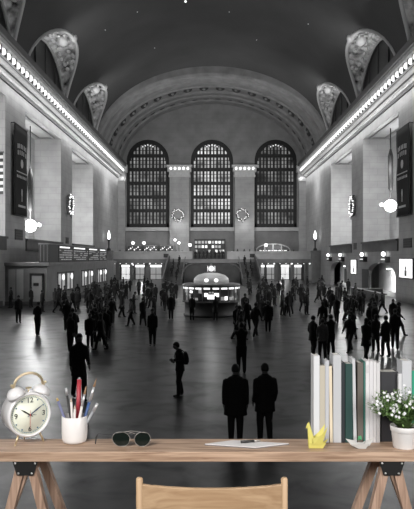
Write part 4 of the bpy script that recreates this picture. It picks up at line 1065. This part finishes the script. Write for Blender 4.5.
# paper and pen ----------------------------------------------------------------
paper = mat('paper', (.72, .70, .70), .7)
def corner(px, py): p = D(px, py); return (p.x, p.y)
q = [corner(204.5, 445.4), corner(233, 441.6), corner(289, 444.9), corner(255.5, 448.9)]
o = MB().prism(q, 'Z', DZ, DZ + .004).build('notebook', mat('notebook_cover', (.16, .15, .15), .5)); tag(o, 'thin pale grey notebook lying flat on the desk', 'notebook')
def shrink(pts, k):
    cx = sum(p[0] for p in pts)/4; cy = sum(p[1] for p in pts)/4; return [(cx + (x - cx)*k, cy + (y - cy)*k) for x, y in pts]
MB().prism(shrink(q, .99), 'Z', DZ + .004, DZ + .0062).build('page', paper, o)
pn = empty('pen', (D(250, 444.2).x, D(250, 444.4).y, DZ + .0115), rd(12), 'black pen lying on the notebook', 'pen')
MB().tube([(-.036, 0, 0), (.016, 0, 0)], .0052, 10).build('barrel', bk_, pn)
MB().tube([(.016, 0, 0), (.034, 0, 0), (.042, 0, 0)], [.0048, .003, .0008], 10).build('tip', met, pn)
MB().box((-.036, -.0012, .004), (-.008, .0012, .0068)).build('clip', met, pn)

# origami ----------------------------------------------------------------------
def origami(loc, sx_, polys, name, m, lb, cat='paper figure'):
    t = MB()
    for pl in polys:
        t.add([(x*sx_, y, z*sx_) for x, y, z in pl], [tuple(range(len(pl)))])
    o = t.build(name, m, fix=False); o.location = loc; tag(o, lb, cat)
    sm = o.modifiers.new('s', 'SOLIDIFY'); sm.thickness = .0008; sm.offset = 0
    return o
yel = mat('yellow_paper', (.64, .58, .15), .6)
Yo = DH*K/(448.6 - 258); so = Yo/K
q = lambda px, py, y: (px - 317, y, 448.6 - py)
origami((D(317, 448.6).x, Yo, DZ + .0005), so, [
    [q(308.5, 443, -.004), q(326, 443, -.004), q(323, 448.4, 0), q(309, 448.4, 0)],
    [q(308.5, 443, .016), q(326, 443, .016), q(323, 448.4, .012), q(309, 448.4, .012)],
    [q(308.5, 443, -.004), q(308.5, 443, .016), q(309, 448.4, .012), q(309, 448.4, 0)],
    [q(309, 448.4, 0), q(323, 448.4, 0), q(323, 448.4, .012), q(309, 448.4, .012)],
    [q(307.5, 424, .006), q(309.3, 422.5, .006), q(314.5, 440, -.001), q(309, 446, -.003)],            # neck
    [q(307.5, 424, .006), q(305.8, 429.5, .006), q(308.2, 427.5, .006)],                                # beak
    [q(309.3, 422.5, .006), q(314.5, 440, .014), q(308.6, 445, .014), q(307.5, 424, .006)],
    [q(313, 438, -.005), q(321, 434.5, -.012), q(327, 425, -.02), q(322, 444, -.005), q(313, 444, -.005)],   # front wing
    [q(312.5, 439, .016), q(319.5, 434, .024), q(326.5, 426, .03), q(323, 442, .016)],
    [q(321, 443.5, .004), q(329, 438.8, .006), q(324, 446, .008)],                                      # tail
    ], 'origami_bird', yel, 'yellow folded paper bird on the desk left of the books front')
grp_ = mat('pale_paper', (.52, .51, .49), .6)
Yo2 = DH*K/(449.5 - 258); so2 = Yo2/K
q = lambda px, py, y: (px - 360, y, 449.5 - py)
origami((D(360, 449.5).x, Yo2, DZ + .0005), so2, [
    [q(350, 444.5, .0), q(369, 444, .0), q(366, 449.2, .003), q(359, 449.2, .003)],
    [q(350, 444.5, .022), q(369, 444, .022), q(366, 449.2, .012), q(359, 449.2, .012)],
    [q(346, 439.5, .01), q(354, 441, .008), q(362, 449, .003), q(352, 446.2, .004)],
    [q(346, 439.5, .01), q(352, 446.2, .014), q(362, 449, .012)],
    [q(375, 438.5, .01), q(367, 440.8, .006), q(361, 449, .003), q(370, 446, .004)],
    [q(375, 438.5, .01), q(370, 446, .014), q(362, 449, .012)],
    [q(354, 441, .01), q(361, 445.5, .016), q(367, 440.8, .01), q(361, 448.5, .006)],
    ], 'origami_boat', grp_, 'pale folded paper boat on the desk before the books')
o = MB().add([(-.008, 0, 0), (.009, -.003, .002), (.007, .003, .016), (-.004, .004, .013), (0, -.004, .006)], [(0,1,4), (1,2,4), (2,3,4), (3,0,4)], 0).build('green_paper_scrap', mat('green_paper', (.06, .28, .12), .6), fix=False, loc=(D(361, 446).x, 2.445, DZ + .0152)); tag(o, 'small green folded paper piece in the pale paper boat', 'paper figure')

# books ------------------------------------------------------------------------
def book(px0, px1, pytop, col, lb, lean=0, depth=.072, Yfr=2.462, cover=None, band=None, pages=True):
    s = Yfr/K; px0 += 1.7; px1 += 1.7; w = (px1 - px0)*s; h = ((442.3 if Yfr > 2.45 else 443) - pytop)*s
    h = CAMZ - (pytop + 1.8 - 258)*s - DZ
    if px0 < 313: px0 += 1
    root = empty('book', ((px0 + px1)/2*s - 212*s, Yfr, DZ), 0, lb, 'book', 'books standing on the desk')
    root.rotation_euler = (0, lean, 0)
    t = min(.003, w*.25)
    cm = mat('cover', cover or col, .55); spm = cm if cover is None else mat('spine', col, .55)
    MB().box((-w/2, .004, 0), (-w/2 + t, depth, h)).box((w/2 - t, .004, 0), (w/2, depth, h)).build('cover_boards', cm, root)
    o = MB().box((-w/2, 0, 0), (w/2, .004, h)).build('spine', spm, root); bevel(o, .0012)
    MB().box((-w/2 + t, .004, .003), (w/2 - t, depth - .004, h - .003)).build('page_block', mat('pages', (.75, .73, .68), .8), root)
    if band: MB().box((-w/2 + w*.15, -.0006, h*band[0]), (w/2 - w*.15, 0, h*band[1])).build('spine_label', mat('label_print', band[2], .6), root)
    return root
G = (.62, .63, .66)
book(312, 318, 354, (.66, .67, .69), 'tall white book, leftmost of the row')
book(318.2, 323.4, 364, (.50, .46, .38), 'beige book second from the left')
book(323.6, 327.4, 359, (.50, .51, .54), 'narrow light grey book third from the left')
book(328.2, 331.2, 364.5, (.72, .63, .48), 'thin cream book leaning slightly, fourth from the left', -.012)
book(331.6, 339.6, 353, (.50, .51, .53), 'wide light grey book, tallest of the row')
book(339.8, 343.2, 361, (.02, .025, .03), 'thin black book between the wide grey and dark green books', pages=False)
book(343.8, 351.2, 362, (.018, .055, .05), 'dark green book right of the thin black one')
book(352, 355.2, 357, (.55, .56, .58), 'thin silver grey book leaning left after the dark green one', -.02)
book(356, 361.6, 361, (.13, .115, .10), 'brown grey book left of the white set')
book(362, 363.8, 360.2, (.05, .17, .14), 'very thin green-spined book beside the white set')
book(364, 367.6, 359, (.70, .69, .70), 'white book, first of the white set', band=(.85, .95, (.6, .59, .6)))
book(367.8, 371.6, 359.6, (.66, .65, .67), 'white book, second of the white set')
book(371.8, 374.6, 360, (.68, .67, .68), 'white book, third of the white set')
book(374.8, 378.4, 361, (.62, .61, .62), 'white book, last of the white set')
book(379, 396.5, 370, (.03, .03, .035), 'very wide black binder behind the plant', band=None, Yfr=2.475)
book(396.8, 400.2, 372, (.66, .66, .68), 'short white book behind the plant')
book(400.5, 410, 359, (.55, .56, .59), 'tall wide white book behind the plant')
book(410.3, 421, 369, (.03, .30, .19), 'bright green book at the right edge')
book(421.3, 430, 362, (.5, .5, .5), 'grey book beyond the green one')

# potted plant -------------------------------------------------------------------
Yq = DH*K/(447 - 258) + .0; Yq = 2.405 + .0; sq = Yq/K
pr_t = 14.5*sq*.92; 
pp = empty('potted_plant', ((404 - 212)*sq, 2.405, DZ), 0, 'small plant with white flowers in a white pot at the right', 'potted plant')
hP = 22*sq
MB().lathe([(pr_t*.76, 0), (pr_t*.80, .003), (pr_t*.93, hP*.72), (pr_t*.95, hP*.74), (pr_t*1.0, hP*.76), (pr_t*1.02, hP - .002), (pr_t*1.0, hP), (pr_t*.92, hP - .002), (pr_t*.88, hP*.8), (.001, hP*.8)], 36).build('pot', porc, pp)
MB().lathe([(pr_t*.88, hP*.82), (.001, hP*.86)], 20).build('soil', mat('soil', (.05, .035, .025), .95), pp)
rg = random.Random(21); stems = MB(); lv = MB(); flw = MB(); dots = MB()
for k in range(150):
    a = rg.uniform(0, 2*PI); rr_ = rg.uniform(.2, 1)**.5
    tx = math.cos(a)*rr_*.122 - .016; ty = math.sin(a)*rr_*.05 - .005; tz = hP + .022 + (1 - (rr_**2)*.55)*rg.uniform(.02, .16)
    b = Vector((math.cos(a)*.015, math.sin(a)*.015, hP*.85)); tp = Vector((tx, ty, tz)); md = b.lerp(tp, .5) + Vector((0, 0, .018))
    stems.tube([b, md, tp], [.0011, .0009, .0006], 5)
    nl = 15
    for j in range(nl):
        q_ = .3 + .7*j/nl; p = b.lerp(md, q_*2) if q_ < .5 else md.lerp(tp, q_*2 - 1)
        d = Vector((rg.uniform(-1, 1), rg.uniform(-1, 1), rg.uniform(-.3, .7))).normalized(); L = rg.uniform(.008, .017); w = L*.32
        sd = d.cross(Vector((0, 0, 1))).normalized()*w
        lv.add([p, p + d*L*.5 + sd, p + d*L, p + d*L*.5 - sd], [(0, 1, 2, 3)])
    if k % 5 < 3:
        for f_ in range(rg.choice((1, 1, 2))):
            c = md.lerp(tp, rg.uniform(.35, 1)) + Vector((rg.uniform(-.008, .008), -.004 + rg.uniform(-.008, .004), rg.uniform(0, .012))); fr = rg.uniform(.005, .0075)
            n_ = Vector((rg.uniform(-.6, .6), -1, rg.uniform(-.1, .9))).normalized(); u = n_.cross(Vector((0, 0, 1))).normalized(); w_ = n_.cross(u)
            for m_ in range(5):
                a2 = 2*PI*m_/5 + k; dr = u*math.cos(a2) + w_*math.sin(a2); tn = u*-math.sin(a2) + w_*math.cos(a2)
                flw.add([c, c + dr*fr*.6 + tn*fr*.38 + n_*.001, c + dr*fr + n_*.0015, c + dr*fr*.6 - tn*fr*.38 + n_*.001], [(0, 1, 2, 3)])
stems.build('stems', mat('stem_green', (.12, .2, .06), .7), pp)
lv.build('foliage', mat('leaf_green', (.15, .26, .08), .6, noise=.3, nscale=60), pp, fix=False)
flw.build('flowers', mat('petal_white', (.80, .80, .82), .6), pp, fix=False)

# ------------------------------------------------------------------ lights
def light(kind, loc, power, size=1, rot=None, tgt=None, col=(1,1,1), sy=None, spot=None, spread=None):
    l = bpy.data.lights.new('lamp_and_fill_light', kind); l.energy = power; l.color = col  # serves the hall's lamps and added fills that have no fitting
    if kind == 'AREA':
        l.size = size
        if sy: l.shape = 'RECTANGLE'; l.size_y = sy
    elif kind in ('POINT', 'SPOT'): l.shadow_soft_size = size
    if spot: l.spot_size = spot; l.spot_blend = .8
    if kind == 'AREA' and spread: l.spread = spread
    o = bpy.data.objects.new('lamp_and_fill_light', l); COL.objects.link(o); o.location = loc
    if tgt is not None: o.rotation_euler = (Vector(tgt) - Vector(loc)).to_track_quat('-Z', 'Y').to_euler()
    elif rot: o.rotation_euler = rot
    return o
w = bpy.data.worlds.new('w'); sc.world = w; w.use_nodes = True
w.node_tree.nodes['Background'].inputs[0].default_value = (1, 1, 1, 1); w.node_tree.nodes['Background'].inputs[1].default_value = .035
# desk key: added soft area light above and left of the viewer
light('AREA', (-1.6, -.4, 5.6), 34, 1.6, spread=rd(80), tgt=(0, 2.4, 3.4), col=(1, .98, .95))
light('AREA', (2.4, .2, 4.6), 16, 1.2, spread=rd(80), tgt=(.2, 2.4, 3.5), col=(1, .98, .96))  # added fill light from the right of the desk
for side in (-1, 1):
    for a, b in RECS[2:]:
        light('POINT', (side*(HX + 1.4), (a*.55 + b*.45)*S, 8.8 if side < 0 else 10), 2300, 1.4)
        light('POINT', (side*(HX + .9), (a*.5 + b*.5)*S, 14), 800, 1.2)  # added second light per recess, brightens the pier returns
        pass
    light('AREA', (side*16.3, 78, 19.6), 420, .2, rot=(0, side*rd(-105), 0), sy=98, spread=rd(140))
    light('AREA', (side*17.2, 78, 19.9), 1000, .25, rot=(0, side*rd(-32), 0), sy=98)  # added wall washer strip below the cornice
    for c in LUN[1:]:
        light('AREA', (side*15.0, c*S - 3.5, 23.2), 190, 1.0, spread=rd(110), tgt=(side*16.8, c*S + 1.5, 29))  # added area light that brightens the plaster hood
    light('AREA', (side*14.0, 90*S, 18), 300, 2, tgt=(side*18.3, 92*S, 12))
light('AREA', (0, 78, 32.0), 1800, 16, rot=(0, 0, 0), sy=64)  # added overhead fill for the floor and the people
light('AREA', (0, 82*S, 12), 520, 8, spread=rd(120), tgt=(0, YE, 14))  # added wash on the end wall
light('AREA', (0, 78*S, 18), 1100, 8, tgt=(0, 90*S, 33))  # added light that lifts the arch soffit
for x in (-6.4, 6.4): light('POINT', (x, YE - 2.6, 10.5), 90, .3)  # added points that brighten the pilasters
for x in (-13, 13): light('POINT', (x, BY + 4, 3.0), 200, .3)
for x in (-12, -6, 12): light('POINT', (x, YE - 4.5, 6.2), 110, .3)
for i, (c, w_) in enumerate(GATES[:2]): light('AREA', (HX + .75, c*S, 3.2), 420, .3, tgt=(HX + 1.6, c*S, 1.4), sy=8)
light('POINT', (0, 46.5, 4.6), 60, .3)

# ------------------------------------------------------------------ camera
cam = bpy.data.cameras.new('cam'); co = bpy.data.objects.new('camera', cam); COL.objects.link(co)
co.location = (0, 0, CAMZ); co.rotation_euler = (PI/2, 0, 0)
cam.sensor_fit = 'HORIZONTAL'; cam.sensor_width = 36; cam.lens = 36*K/414; cam.shift_x = -5/414; cam.shift_y = 3.5/414
cam.clip_start = .05; cam.clip_end = 400
sc.camera = co
vs = sc.view_settings; vs.view_transform = 'Standard'; vs.look = 'None'; vs.gamma = 1; vs.exposure = 0; vs.use_curve_mapping = False
